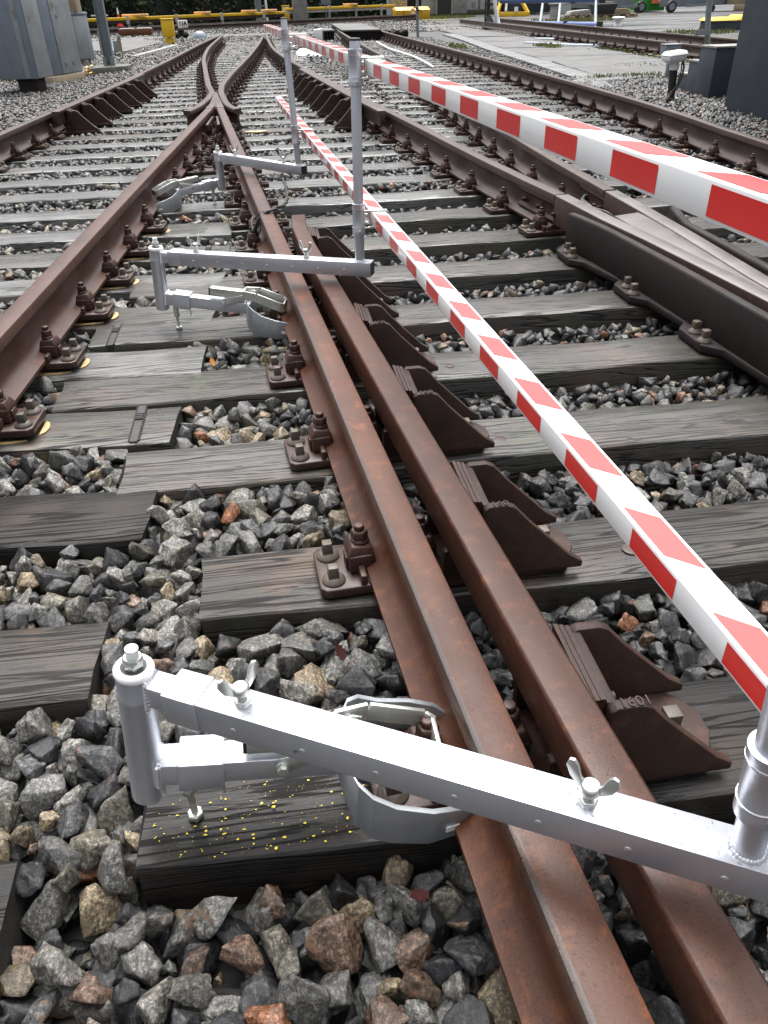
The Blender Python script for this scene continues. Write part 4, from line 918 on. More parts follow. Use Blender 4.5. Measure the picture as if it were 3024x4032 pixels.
# concrete walls, graffiti, dark openings
def wallbox(name, x0, x1, y0, y1, z1, mm, label, cat, opening=None, group='concrete buildings behind the path'):
    r = empty(name, ((x0+x1)/2, y0, 0), label, cat, group)
    m = MB(); m.box(x0,x1,y0,y1,.10,z1); m.build('wall', mm, r, bevel=.02); m = MB(); m.box(x0-.02,x1+.02,y0-.03,y1,-.12,.097); m.build('mossy_plinth', M_moss, r)
    if opening:
        a, b, z = opening; m = MB(); m.box(a,b,y0-.03,y0-.003,.08,z); m.build('opening', M_blackpl, r)
        m = MB(); m.box(a-.1,a-.002,y0-.07,y0-.005,.06,z+.1); m.box(b+.002,b+.1,y0-.07,y0-.005,.06,z+.1); m.box(a-.1,b+.1,y0-.07,y0-.005,z+.102,z+.2); m.build('opening_frame', M_conc, r)
    return r
gp = wallbox('graffiti_wall', 7.72,8.80,51,51.6,2.6,M_conclight,'light concrete pillar with yellow spray graffiti','wall')
m = MB(); m.tube(smooth_path([(8.10,50.98,1.0),(8.02,50.98,.75),(8.12,50.98,.62),(8.22,50.98,.80),(8.18,50.98,.95),(8.34,50.98,.70),(8.44,50.98,.62),(8.62,50.98,.68),(8.70,50.98,.82),(8.55,50.98,.92),(8.42,50.98,.84),(8.50,50.98,.72),(8.66,50.98,.74)], .05), .025, 6); m.build('graffiti', M_yellow, gp)
m = MB(); m.tube(smooth_path([(7.80,50.98,.95),(7.92,50.98,.55),(7.96,50.98,.30),(8.0,50.98,.2)], .05), .02, 6); m.build('spray_streak', M_galvcol, gp)
wallbox('concrete_hut', 10.75,13.0,54,57,3,M_conc,'concrete hut with black doorway right of the grit bin','hut',(11.15,12.0,.85))
wh = wallbox('panel_wall', 13.0,15.9,57,57.6,3,M_conc,'weathered concrete panel wall left of the buffer stop','wall')
for (x0, x1) in ((13.15,14.4),(14.55,15.8)):
    m = MB(); m.box(x0,x1,56.95,56.995,.22,2.8); m.build('panel', M_conclight, wh)
m = MB()
for x in (13.35,14.0): m.box(x,x+.25,56.93,56.948,.32,.62)
m.build('small_plates', M_conc, wh)
m = MB(); m.box(7.0,30,64,64.4,-.1,4.5); tag(m.build('dark_wall', M_dark), 'dark wall closing the yard behind the huts', 'wall')
# dark mast with white hose
r = empty('hose_mast', (8.75,32.5,0), 'dark mast with white hose bending onto the path', 'mast')
m = MB(); m.cyl((8.62,32.5,.12),(8.62,32.5,3),.06,n=12); m.cyl((8.50,32.45,-.1),(8.50,32.45,3),.03,n=10); m.build('shaft', M_blackpl, r); m = MB(); m.lathe((8.66,32.5,-.1), [(.34,0),(.25,.14),(.18,.32),(.07,.5)], n=14); m.build('foot_cover', M_blackpl, r)
m = MB(); m.tube(smooth_path([(8.80,32.4,3),(8.80,32.4,1.2),(8.82,32.4,.8),(8.90,32.4,.45),(8.98,32.35,.15),(9.02,32.2,-.02),(9.25,31.9,-.04),(9.5,31.6,-.045)], .08), .075, 10); m.build('hose', M_whitepl, r, ang=80)
m = MB(); m.box(8.5,8.95,32.38,32.62,.70,.78); m.build('clamp_band', M_blackpl, r)
# buffer stop
r = empty('buffer_stop', (14.5,50,0), 'yellow steel buffer stop frame right of the hose mast', 'buffer stop')
m = MB()
for x0, x1 in ((13.68,14.25),(15.46,14.85)):
    m.bar((x0,49.6,.10),(x1,50.4,1.25),.16,.16)
m.build('raker', M_yellow, r, bevel=.01); m = MB(); m.bar((13.64,49.5,.06),(15.5,49.5,.06),.16,.22); m.build('cross_beam', M_yellow, r, bevel=.01)
m = MB(); m.bar((14.0,50.4,1.2),(15.1,50.4,1.2),.2,.3); m.build('head_beam', M_yellow, r, bevel=.01); m = MB(); m.cyl((14.72,49.45,.18),(14.72,49.45,.40),.10,n=14); m.build('jar', M_whitepl, r); m = MB(); m.cyl((14.25,49.9,.2),(14.35,50.2,1.1),.07,n=10); m.build('strut', M_white, r)
m = MB(); m.box(16.25,18.22,54,57,.0,2.6); 
for i in range(14): m.box(16.3+.137*i,16.36+.137*i,53.96,53.998,.12,2.5)
tag(m.build('steel_container', M_darkblue, bevel=.01), 'dark slate-blue ribbed container right of the buffer stop', 'container')
m = MB(); m.box(18.35,19.2,53,53.5,-.05,2.4); tag(m.build('pale_hoarding', M_conclight), 'pale upright hoarding beside the slate-blue container', 'hoarding')
# path slabs, trough covers
sl_ = MB(); left = [(4.9,11.6),(5.30,12.9),(5.62,16.5),(5.95,20.9),(6.45,25.5),(6.85,30.7),(7.2,39.3)]; right = [(7.2,11.6),(7.5,14),(7.9,20),(8.15,23),(8.55,30),(8.9,34.3),(9.4,41)]
yy = 13.0; i = 0
while yy < 39:
    ln = 1.45+(.35 if i % 3 == 0 else 0); a, b = yy, yy+ln-.035
    dz = random.uniform(-.008,.008); tl = random.uniform(-.012,.012); sk = .35
    sl_.hexa([(lerp(left,a),a,-.2),(lerp(right,a),a-sk,-.2),(lerp(right,b),b-sk,-.2),(lerp(left,b),b,-.2),(lerp(left,a),a,-.03+dz+tl),(lerp(right,a),a-sk,-.03+dz),(lerp(right,b),b-sk,-.03+dz),(lerp(left,b),b,-.03+dz-tl)])
    yy += ln; i += 1
tag(sl_.build('path', M_concwet, bevel=.01), kind='structure')
tc = MB()
def perf(n_): pass
yy = 11.5
while yy < 29.5:
    x = lerp(left, yy)-.22; x2 = lerp(left, yy+.95)-.22
    tc.hexa([(x-.2,yy,-.12),(x+.2,yy-.02,-.12),(x2+.2,yy+.93,-.12),(x2-.2,yy+.95,-.12),(x-.2,yy,-.035),(x+.2,yy-.02,-.035),(x2+.2,yy+.93,-.035),(x2-.2,yy+.95,-.035)]); yy += .97
nn_ = N('chequered_trough'); vv_ = nn_.voro(26); M_trough = nn_.set(nn_.ramp(vv_.outputs['Distance'], [(.2,(.26,.26,.26)),(.5,(.10,.10,.10))]), .4, .3, .5, vv_.outputs['Distance'], .5, .006)
tag(tc.build('cable_trough', M_trough, bevel=.006), 'strip of perforated cable trough covers along the slab path', 'cable trough')
tc = MB(); tc.hexa([(4.35,12.15,-.12),(6.0,12.75,-.12),(5.9,13.05,-.12),(4.3,12.45,-.12),(4.35,12.15,-.03),(6.0,12.75,-.03),(5.9,13.05,-.03),(4.3,12.45,-.03)]); tag(tc.build('cable_trough', M_trough, bevel=.006), 'pale perforated trough cover crossing towards the white-headed post', 'cable trough')
# level crossing panels at the far end
r = empty('level_crossing', (3.2,27.5,0), 'grey topped level crossing panel with black rubber front between the right-hand rails', 'crossing panel', 'level crossing panels')
m = MB(); m.hexa([(2.68,26.8,.0),(3.78,26.5,.0),(3.95,33,.0),(2.95,33.5,.0),(2.66,26.75,.215),(3.78,26.45,.215),(3.95,33,.215),(2.95,33.5,.215)]); m.build('rubber_base', M_dark, r)
m = MB(); m.hexa([(2.64,26.7,.218),(3.79,26.4,.218),(3.96,33,.218),(2.93,33.5,.218),(2.64,26.7,.262),(3.79,26.4,.262),(3.96,33,.262),(2.93,33.5,.262)]); m.build('panel_top', M_concwet, r, bevel=.008)
r = empty('level_crossing', (2.3,27.5,0), 'narrow crossing panel on ribbed black rubber feet left of the right-hand track', 'crossing panel', 'level crossing panels')
m = MB(); m.box(2.14,2.5,27.4,29.2,.21,.25); m.build('panel_top', M_concwet, r, bevel=.008); m = MB()
for i in range(4): m.box(2.15+.09*i,2.20+.09*i,27.42,29.1,-.05,.207)
m.build('rubber_base', M_dark, r)
m = MB(); m.hexa([(1.95,27.3,-.08),(2.1,27.3,-.08),(2.1,27.6,-.08),(1.95,27.6,-.08),(1.85,27.3,.27),(2.1,27.3,.30),(2.1,27.6,.30),(1.85,27.6,.27)]); tag(m.build('white_lamp_head', M_whitepl, bevel=.02), 'small white cap on the end of the narrow crossing panel', 'cap')
m = MB()
for i in range(8): m.box(4.35+.1*i, 4.42+.1*i, 29.3+.03*i, 30.6, -.08, .10+.03*math.sin(i*2.1))
m.box(4.3,5.15,29.6,30.8,-.08,.07); tag(m.build('rubber_block_pile', M_dark, bevel=.01), 'heap of black rubber crossing blocks right of the right-hand track', 'rubber blocks')
m = MB(); m.hexa([(-9,33.2,-.1),(2.7,33.9,-.1),(2.7,35.3,-.1),(-9,34.9,-.1),(-9,33.2,-.02),(2.7,33.9,-.02),(2.7,35.3,-.02),(-9,34.9,-.02)]); tag(m.build('concrete_crossway', M_concwet, bevel=.01), kind='structure')
m = MB(); m.hexa([(-9,29.5,-.1),(-3.4,24.6,-.1),(-2.9,30.0,-.1),(-4,33,-.1),(-9,29.5,.0),(-3.4,24.6,.0),(-2.9,30.0,.0),(-4,33,.0)]); tag(m.build('pavement', M_concwet), kind='structure')
m = MB(); m.hexa([(-2.95,22.0,-.12),(-2.8,21.9,-.12),(-2.2,27,-.12),(-2.35,27.1,-.12),(-2.95,22.0,.02),(-2.8,21.9,.02),(-2.2,27,.02),(-2.35,27.1,.02)]); tag(m.build('concrete_edging', M_conc, bevel=.01), 'weathered concrete edging strip right of the mast', 'edging')
m = MB(); m.box(-3.4,-2.55,12.5,12.75,-.09,-.035); m.box(-2.95,-2.4,12.55,12.85,-.09,-.03); tag(m.build('cable_duct', M_dark, bevel=.01), 'flat dark cable duct on the gravel at the left edge', 'cable duct')
# right: white headed post, grey box, big cabinet
r = empty('axle_counter_post', (4.97,9.95,-.08), 'white-headed sensor box on black post beside the right-hand track', 'sensor post')
m = MB(); m.cyl((4.99,9.95,-.15),(4.96,9.95,.27),.046,n=18); m.build('post', M_blackpl, r); m = MB(); m.lathe((4.96,9.95,.268), [(.055,0),(.06,.06)], n=18); m.lathe((4.93,9.95,.33), [(.07,0),(.09,.03)], n=18); m.build('collar', M_whitepl, r)
m = MB(); m.hexa([(4.84,9.85,.355),(5.04,9.85,.365),(5.04,10.05,.365),(4.84,10.05,.355),(4.83,9.83,.41),(5.05,9.83,.43),(5.05,10.07,.43),(4.83,10.07,.41)]); m.build('head_base', M_whitepl, r, bevel=.012); m = MB(); m.hexa([(4.82,9.82,.413),(5.06,9.82,.433),(5.06,10.08,.433),(4.82,10.08,.413),(4.85,9.85,.455),(5.04,9.85,.475),(5.04,10.05,.475),(4.85,10.05,.455)]); m.build('head_lid', M_whitepl, r, bevel=.014)
m = MB(); m.tube(smooth_path([(5.05,9.93,.36),(5.06,9.9,.30),(5.04,9.88,.18),(5.0,9.86,.10),(4.90,9.84,.02),(4.86,9.8,-.05),(4.72,9.7,-.07)], .05), .012, 8); m.tube(smooth_path([(5.05,9.95,.34),(5.03,9.9,.2),(4.95,9.85,.05),(4.80,9.75,-.06)], .05), .008, 8); m.build('cable', M_blackpl, r, ang=80)
m = MB(); m.prism([(-.17,-.10),(.10,-.13),(.16,.03),(-.1,.12)], (4.97,9.95,-.09),(1,0,0),(0,1,0),(0,0,1),.035); m.build('base_slab', M_conclight, r, bevel=.006)
r = empty('grey_box', (6.18,12.5,0), 'small plain grey box behind the white-headed sensor post', 'box')
m = MB(); m.box(6.06,6.30,12.5,12.7,.26,.378); m.build('housing', M_galvcol, r, bevel=.006); m = MB(); m.box(6.05,6.31,12.49,12.71,.380,.392); m.build('lid', M_galvcol, r); m = MB(); m.box(6.15,6.2,12.55,12.6,-.1,.258); m.build('leg', M_galvcol, r); m = MB(); m.box(6.085,6.1,12.495,12.499,.31,.33); m.build('small_label', M_white, r)
bc = empty('equipment_house', (5.9,9,-.05), 'big dark slate equipment house with stepped side wall at right edge', 'equipment house')
m = MB(); m.prism([(5.10,8.9),(5.02,7.0),(8.6,7.0),(8.6,10.2),(5.66,9.45)], (0,0,-.05),(1,0,0),(0,1,0),(0,0,1),2.6); m.build('wall', M_darkblue, bc, bevel=.012)
for i, (x0, x1, y0, y1, z) in enumerate(((5.437,8.4,9.9,10.29,.475),(5.525,8.4,10.3,10.69,.295),(5.61,8.4,10.7,11.1,.125))):
    m = MB(); m.box(x0,x1,y0,y1,-.15,z); s_ = m.build('step', M_darkblue, bc, bevel=.008); m = MB(); m.box(x0-.01,x1,y0-.01,y1+.005,z+.002,z+.022); m.build('step_edge', M_conc, s_)
r = empty('bent_pole', (8.8,16.3,0), 'grey tube pole bent at its foot beside the equipment house', 'pole')
m = MB(); m.tube(smooth_path([(8.60,16.3,2.5),(8.62,16.3,.9),(8.74,16.3,.15),(8.80,16.28,.0),(8.95,16.2,-.05),(9.2,16.1,-.06)], .1), .055, 12); m.build('tube', M_galvcol, r, ang=80); m = MB(); m.bar((8.42,16.25,.36),(8.68,16.25,.36),.04,.09); m.build('clip', M_galvcol, r)
r = empty('planter_wall', (14.8,27,0), 'low grey board wall with yellow lidded boxes behind the far track', 'low wall')
m = MB(); m.box(14.3,17.5,26.6,27.4,-.1,.17); m.build('board', M_darkblue, r, bevel=.01); m = MB(); m.box(14.27,17.5,26.55,27.45,.172,.195); m.build('coping', M_conc, r)
for i, (x0, x1, z, lb) in enumerate(((14.15,15.02,.29,'long flat yellow lid on the low grey wall'),(15.05,15.6,.34,'short sloping yellow lid beside the equipment house'))):
    m = MB(); m.hexa([(x0,26.5,.2),(x1,26.5,.2),(x1,27.3,.2),(x0,27.3,.2),(x0+.12,26.62,z),(x1-.05,26.62,z),(x1-.05,27.2,z),(x0+.12,27.2,z)]); tag(m.build('yellow_box', M_yellow, bevel=.02), lb, 'lid', 'yellow lids on the low wall')
m = MB(); m.lathe((13.58,32.3,-.06), [(.14,0),(.14,.05),(.08,.09),(.11,.16),(.22,.24),(.24,.27),(.20,.30)], n=18); tag(m.build('ground_lamp', M_whitepl, ang=60), 'low white round lamp stub on the yard kerb', 'lamp')
# folded tube railing
r = empty('tube_railing', (12.3,33,0), 'grey tube railing frame with two blue padded tubes', 'railing')
for i, (xb, yb) in enumerate(((11.75,36.0),(11.97,34.4),(11.87,30.2))):
    m = MB(); x2, y2 = [(9.9,24.4),(10.1,23.0),(8.45,20.1)][i]
    m.tube(smooth_path([(xb+.75,yb+2,2.0),(xb+.72,yb+2,.8),(xb+.12,yb+.3,.1),(xb,yb,-.0),((xb*.4+x2*.6),(yb*.4+y2*.6),-.04),(x2,y2,-.06)], .25), .055, 10); m.build('bent_leg', M_galvcol, r, ang=80)
m = MB(); m.cyl((10.3,37.6,.02),(11.95,30.0,.06),.10,n=14); m.build('blue_tube', M_bluetube, r); m = MB(); m.cyl((10.5,37.6,.80),(12.75,32,.80),.10,n=14); m.build('blue_tube', M_bluetube, r)
m = MB()
for x, y, z in ((11.95,30.0,.06),(11.5,32.1,.05),(12.75,32,.80),(12.2,33.5,.8)): m.lathe((x,y,z-.12), [(.115,0),(.115,.24)], n=12)
m.build('joint_sleeve', M_blackpl, r)
m = MB(); m.tube([(8.4,20.2,-.04),(9.0,19.2,-.03),(9.4,18.6,-.08)], .045); m.tube([(8.3,20.3,-.05),(7.6,20.8,-.04),(7.0,22.5,-.04)], .06); m.tube([(9.3,23.0,-.04),(8.3,23.3,-.03),(7.9,24.5,-.05)], .06); m.build('ground_tube', M_galvcol, r)
# far yard
m = MB(); m.hexa([(9.8,26,-.2),(60,20,-.2),(60,66,-.2),(9.6,66,-.2),(10.9,26,-.062),(60,20,-.062),(60,66,-.062),(10.9,66,-.062)]); tag(m.build('road', M_asph), kind='structure')
def pallet(x, y, z, label):
    m = MB()
    for i in range(5): m.box(x+.0+.25*i, x+.14+.25*i, y, y+.8, z+.11, z+.135)
    for yy in (y, y+.35, y+.7):
        for xx in (x, x+.5, x+1.0): m.box(xx, xx+.14, yy, yy+.1, z+.022, z+.108)
        m.box(x, x+1.14, yy, yy+.1, z, z+.02)
    return tag(m.build('pallet', M_pallet), label, 'pallet', 'wooden pallets in the yard')
pallet(15.2,42,-.05,'leftmost wooden pallet in the yard under mossy slabs'); pallet(16.5,42.3,-.05,'wooden pallet under the black tub'); pallet(17.75,42.6,-.05,'wooden pallet under the stacked planks, rightmost')
m = MB(); m.hexa([(15.2,42.1,.09),(16.3,42.1,.09),(16.3,42.8,.09),(15.2,42.8,.09),(15.3,42.1,.26),(16.2,42.1,.32),(16.2,42.8,.32),(15.3,42.8,.26)]); tag(m.build('slab_stack', M_conc, bevel=.02), 'mossy grey slab stack on the leftmost pallet', 'slabs')
m = MB(); m.hexa([(16.55,42.4,.09),(17.55,42.4,.09),(17.55,43,.09),(16.55,43,.09),(16.45,42.35,.52),(17.7,42.35,.52),(17.7,43.05,.52),(16.45,43.05,.52)]); tag(m.build('black_tub', M_blackpl, bevel=.02), 'black plastic tub on a pallet', 'tub')
m = MB()
for i in range(4): m.box(17.7+.05*i, 18.55-.04*i, 42.7, 43.2, .09+.055*i, .14+.055*i)
tag(m.build('plank_stack', M_pallet, bevel=.004), 'small stack of pale planks on the rightmost pallet', 'planks')
gs = empty('green_skip', (23.5,51,0), 'bright green steel skip with orange and white poster', 'skip')
m = MB(); m.hexa([(22.95,50.8,.0),(24.1,50.8,.0),(24.1,53,.0),(22.95,53,.0),(22.85,50.7,2),(24.25,50.7,2),(24.25,53,2),(22.85,53,2)]); m.build('body', M_green, gs, bevel=.03)
m = MB(); m.box(23.2,23.95,50.66,50.69,.36,1.3); po = m.build('poster', mat_var('poster_orange',(.7,.16,.05),(.75,.2,.08),2,(.4,.6)), gs); m = MB(); m.lathe((23.75,50.655,.55), [(.13,0),(.13,.004)], n=18, axis=(0,-1,0)); m.build('poster_motif', M_white, po)
def trailer(x0, x1, y, z0, label, whl, tow):
    r = empty('trailer', ((x0+x1)/2, y, 0), label, 'trailer', 'trailers parked in the yard')
    m = MB(); m.hexa([(x0,y,z0),(x1,y-.2,z0+.05),(x1,y+1.6,z0+.05),(x0,y+1.8,z0),(x0-.05,y,z0+1.2),(x1+.05,y-.2,z0+1.2),(x1+.05,y+1.6,z0+1.2),(x0-.05,y+1.8,z0+1.2)]); m.build('body', M_galvcol, r, bevel=.02)
    for xw in whl:
        m = MB(); m.cyl((xw,y-.25,.23),(xw,y-.03,.23),.29,n=22); t_ = m.build('wheel', M_blackpl, r, bevel=.03); m = MB(); m.cyl((xw,y-.262,.23),(xw,y-.252,.23),.17,n=18); m.build('rim', M_galvcol, t_)
    m = MB(); m.bar((tow[0],y,z0+.05),(tow[1],y-.6,.30),.14,.14); m.build('drawbar', M_galvcol, r); m = MB(); m.cyl((tow[1],y-.62,.11),(tow[1],y-.54,.11),.16,n=16); m.build('jockey_wheel', M_blackpl, r); m = MB(); m.bar((tow[1]+.12,y-.55,.05),(tow[1]+.12,y-.55,.75),.1,.1); m.build('jockey_post', M_whitepl, r)
    return r
trailer(23.3,26.2,48,.20,'grey trailer right of the green skip with jockey wheel down',(23.1,),(24.0,25.3))
trailer(18.6,21.5,49.5,.24,'grey trailer left of the green skip with nose sloping down',(22.0,),(20.5,21.6))
m = MB(); m.box(26.3,30.5,47.5,49.5,.25,1.9); m.box(26.6,27.2,47.4,47.49,-.05,.25); tag(m.build('tarped_load', M_tan, bevel=.03), 'beige box body at the far right of the yard', 'box body')
m = MB(); m.box(16.2,18.5,45.5,46.5,.75,1.0); m.box(15.6,18.8,45.4,46.6,.5,.56); m.box(15.7,15.8,45.5,46.5,-.05,.5); m.box(18.6,18.7,45.5,46.5,-.05,.5); m.box(16.6,18.2,45.6,46.4,1.0,1.5); tag(m.build('loaded_rack', M_conc, bevel=.01), 'grey storage rack loaded with boxes behind the pallets', 'rack')

# ------------------------------------------------------------------ hedge and weeds
def scatter_quads(name, mat, pts, size, colf, ori=None, label=None, cat=None, kind=None, tri=False):
    n_ = len(pts); a = rng.uniform(0, 2*np.pi, n_); b = rng.uniform(-1.2, 1.2, n_)
    e1 = np.stack([np.cos(a), np.sin(a), b*.6], 1); e1 /= np.linalg.norm(e1, axis=1)[:, None]
    t = rng.normal(size=(n_,3)); e2 = np.cross(e1, t); e2 /= np.linalg.norm(e2, axis=1)[:, None]
    s_ = size*rng.uniform(.6, 1.4, n_)[:, None]
    V = np.stack([pts-e1*s_, pts-e2*s_*.5, pts+e1*s_, pts+e2*s_*.5], 1).reshape(-1,3)
    me = bpy.data.meshes.new(name); me.from_pydata(V.tolist(), [], np.arange(4*n_).reshape(-1,4).tolist()); me.materials.append(mat)
    at = me.attributes.new('tint', 'FLOAT_COLOR', 'POINT'); at.data.foreach_set('color', np.repeat(np.concatenate([colf(pts), np.ones((n_,1))], 1), 4, 0).astype(np.float32).ravel())
    o = bpy.data.objects.new(name, me); COL.objects.link(o); WL[o.name] = Vector((0,0,0)); return tag(o, label, cat, kind=kind)
n_ = 16000
t = rng.uniform(0, 1, n_); hx = -22+33*t; hy = 46+.72*(hx+14)+rng.uniform(0, 1.2, n_)-.35*np.sin(hx*1.7)-.3*np.sin(hx*4.1)
hz = rng.uniform(-.1, 3.2, n_)
def hcol(p):
    v = .5+.5*np.sin(p[:,0]*2.1+p[:,2]*3)*np.sin(p[:,0]*5.3-p[:,2]*2)
    base = np.array([.022,.036,.018])+np.array([.03,.04,.012])*v[:,None]; br = rng.random(len(p)) < .12
    base[br] = np.array([.06,.035,.022]); return base*rng.uniform(.6,1.4,(len(p),1))
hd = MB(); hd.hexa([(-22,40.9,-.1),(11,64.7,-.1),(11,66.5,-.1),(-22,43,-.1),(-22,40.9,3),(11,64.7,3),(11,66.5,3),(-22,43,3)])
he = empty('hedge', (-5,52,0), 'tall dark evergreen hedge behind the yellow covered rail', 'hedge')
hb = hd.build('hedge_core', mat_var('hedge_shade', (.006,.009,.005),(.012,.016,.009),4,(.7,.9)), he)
hl = scatter_quads('hedge_foliage', M_hedge, np.stack([hx,hy,hz],1), .13, hcol, kind='stuff'); hl.parent = he; hl.location = -WL[he.name]
# grass and moss patches
def blades(areas):
    V = []; F = []
    for (cx, cy, rx, ry, cnt, hgt) in areas:
        for _ in range(cnt):
            a = random.uniform(0, 6.28); q = math.sqrt(random.random()); x, y = cx+rx*q*math.cos(a), cy+ry*q*math.sin(a); h = hgt*random.uniform(.4,1.1); bx, by = random.uniform(-.5,.5)*h, random.uniform(-.5,.5)*h; w_ = .006+.0006*cy; b = len(V)
            V += [(x-w_,y,-.09),(x+w_,y,-.09),(x+bx+w_*.3,y+by,-.07+h),(x+bx-w_*.3,y+by,-.07+h)]; F.append((b,b+1,b+2,b+3))
    me = bpy.data.meshes.new('grass'); me.from_pydata(V, [], F); me.materials.append(M_grass); o = bpy.data.objects.new('grass', me); COL.objects.link(o); return tag(o, 'tufts of yellow-green grass around the slab path', 'grass', kind='stuff')
blades([(5.9,12.9,.9,.22,260,.08),(6.9,14.9,.6,.5,140,.06),(7.1,21,.3,.7,260,.1),(5.2,22.5,.15,.8,120,.1),(11.3,24.5,1.2,2.0,500,.07),(13.6,26,1.2,1.0,300,.09),(10.5,52,2.5,2.2,700,.10),(-4.3,16.8,.5,.8,260,.12),(14.5,39.5,2,1.5,500,.15),(8.2,19,.5,1,260,.08),(-3.0,17.6,.25,.3,120,.1),(9.5,30,1,3,300,.1)])
m = MB()
for (x0,x1,y0,y1) in ((9.9,12.8,20.5,28.5),(9.4,13.6,47,56),(5.4,7.3,12.4,13.3),(12.8,16.5,37.5,41.5),(6.7,8.6,15.0,20)): m.box(x0,x1,y0,y1,-.2,-.068)
tag(m.build('mossy_ground', M_moss), kind='structure')
m = MB(); pl_pts = [(-3.02,16.72,.0)]
for i in range(14):
    a = random.uniform(0,6.28); c = Vector((-3.02+random.uniform(-.08,.08),16.7+random.uniform(-.08,.08),random.uniform(-.02,.16))); e = Vector((math.cos(a),math.sin(a),.3)).normalized()*.06; q = e.cross(Vector((0,.3,1))).normalized()*.035
    m.add([c-e*.2-q*.3,c-q,c+e,c+q], [(0,1,2,3)])
tag(m.build('weed', M_yellow), 'yellow-leaved weed beside the mast foundation', 'weed')

# ------------------------------------------------------------------ ballast
def rock(seed, npts, bev, sub, rough):
    rr = np.random.default_rng(seed); bm = bmesh.new()
    p = rr.normal(size=(npts,3)); p /= np.linalg.norm(p, axis=1)[:,None]; p = np.sign(p)*np.abs(p)**.8*rr.uniform(.8,1.08,(npts,1))
    p *= np.array([1.0, rr.uniform(.70,.95), rr.uniform(.60,.85)])
    for v in p: bm.verts.new(v)
    r_h = bmesh.ops.convex_hull(bm, input=bm.verts)
    bmesh.ops.delete(bm, geom=list({g for g in r_h['geom_interior']+r_h['geom_unused'] if isinstance(g, bmesh.types.BMVert)}), context='VERTS')
    bmesh.ops.dissolve_limit(bm, angle_limit=R(14), verts=bm.verts, edges=bm.edges)
    if bev: bmesh.ops.bevel(bm, geom=bm.edges[:], offset=bev, segments=1, profile=.5, affect='EDGES', clamp_overlap=True)
    if sub:
        bmesh.ops.triangulate(bm, faces=bm.faces); bmesh.ops.subdivide_edges(bm, edges=[e for e in bm.edges if e.calc_length() > .22], cuts=sub, use_grid_fill=True)
        bmesh.ops.triangulate(bm, faces=bm.faces)
        from mathutils import noise as mn
        for v in bm.verts:
            off = Vector((seed*3.1, 0, 0)); d = mn.noise(v.co*2.4+off)*rough+mn.noise(v.co*6+off)*rough*.6
            v.co += v.co.normalized()*d
    else: bmesh.ops.triangulate(bm, faces=bm.faces)
    bm.normal_update(); V = np.array([v.co[:] for v in bm.verts]); bm.verts.index_update(); F = np.array([[v.index for v in f.verts] for f in bm.faces]); bm.free(); return V, F
HI = [rock(i, 14, .026, 3, .085) for i in range(26)]
MID = [rock(100+i, 12, .05, 0, 0) for i in range(22)]
LOW = [rock(200+i, 9, 0, 0, 0) for i in range(16)]
def rots(n_, flat=.5):
    q = rng.normal(size=(n_,4)); q[:,1:3] *= flat; q /= np.linalg.norm(q, axis=1)[:,None]; w_,x,y,z = q.T
    return np.stack([1-2*(y*y+z*z),2*(x*y-z*w_),2*(x*z+y*w_),2*(x*y+z*w_),1-2*(x*x+z*z),2*(y*z-x*w_),2*(x*z-y*w_),2*(y*z+x*w_),1-2*(x*x+y*y)],1).reshape(-1,3,3)
PAL = np.array([[.125,.124,.117],[.185,.180,.163],[.092,.093,.094],[.052,.053,.056],[.024,.025,.028],[.21,.20,.175],[.26,.205,.13],[.27,.115,.055],[.18,.115,.08],[.14,.13,.10]])
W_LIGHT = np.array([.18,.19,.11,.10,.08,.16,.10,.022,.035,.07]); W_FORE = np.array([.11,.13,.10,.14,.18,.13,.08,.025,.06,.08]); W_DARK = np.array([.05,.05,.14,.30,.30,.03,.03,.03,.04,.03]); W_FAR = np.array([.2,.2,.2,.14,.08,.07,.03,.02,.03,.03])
def pick(W_): return PAL[rng.choice(len(PAL), size=len(W_), p=None)] if 0 else None
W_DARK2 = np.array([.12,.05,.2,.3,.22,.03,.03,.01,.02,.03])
def lx(y): return lerp(L0, y)-.5
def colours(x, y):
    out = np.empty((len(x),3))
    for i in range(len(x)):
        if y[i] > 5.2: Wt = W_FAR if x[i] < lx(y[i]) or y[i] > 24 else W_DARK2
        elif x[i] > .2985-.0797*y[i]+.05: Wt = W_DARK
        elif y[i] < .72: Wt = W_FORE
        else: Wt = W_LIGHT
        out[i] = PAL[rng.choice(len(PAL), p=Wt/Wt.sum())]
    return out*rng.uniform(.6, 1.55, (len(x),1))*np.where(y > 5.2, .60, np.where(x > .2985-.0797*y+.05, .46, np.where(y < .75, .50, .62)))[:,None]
def inside_sleeper(x, y, mrg=.0):
    ins = np.zeros(len(x), bool)
    for (x0,x1,yf,wd,slp) in SLP:
        xm = (x0+x1)/2; yy = yf+slp*(x-xm); ins |= (x > x0+mrg) & (x < x1-mrg) & (y > yy+mrg) & (y < yy+wd-mrg)
    return ins
VV, FF, CC = [], [], []; NV = 0
def emit(protos, X, S, zsq=1.0, flat=.5):
    global NV
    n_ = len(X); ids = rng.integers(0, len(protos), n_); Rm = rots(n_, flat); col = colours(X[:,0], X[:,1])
    for k, (V, F) in enumerate(protos):
        ix = np.where(ids == k)[0]
        if not len(ix): continue
        P_ = np.einsum('nij,vj->nvi', Rm[ix], V)*S[ix][:,None,None]; P_ += X[ix][:,None,:]
        nv = len(V); VV.append(P_.reshape(-1,3)); FF.append((F[None]+(NV+np.arange(len(ix))*nv)[:,None,None]).reshape(-1,3)); NV += nv*len(ix)
        CC.append(np.repeat(col[ix], nv, 0))
def target(x, y):
    """height of the ballast surface"""
    if y < .72: return -.045 if x < .25 else -.06
    bx = .2985-.0797*y
    if x > bx: return -.048 if y > .9 else -.06
    return -.008 if y < 4.6 else -.015
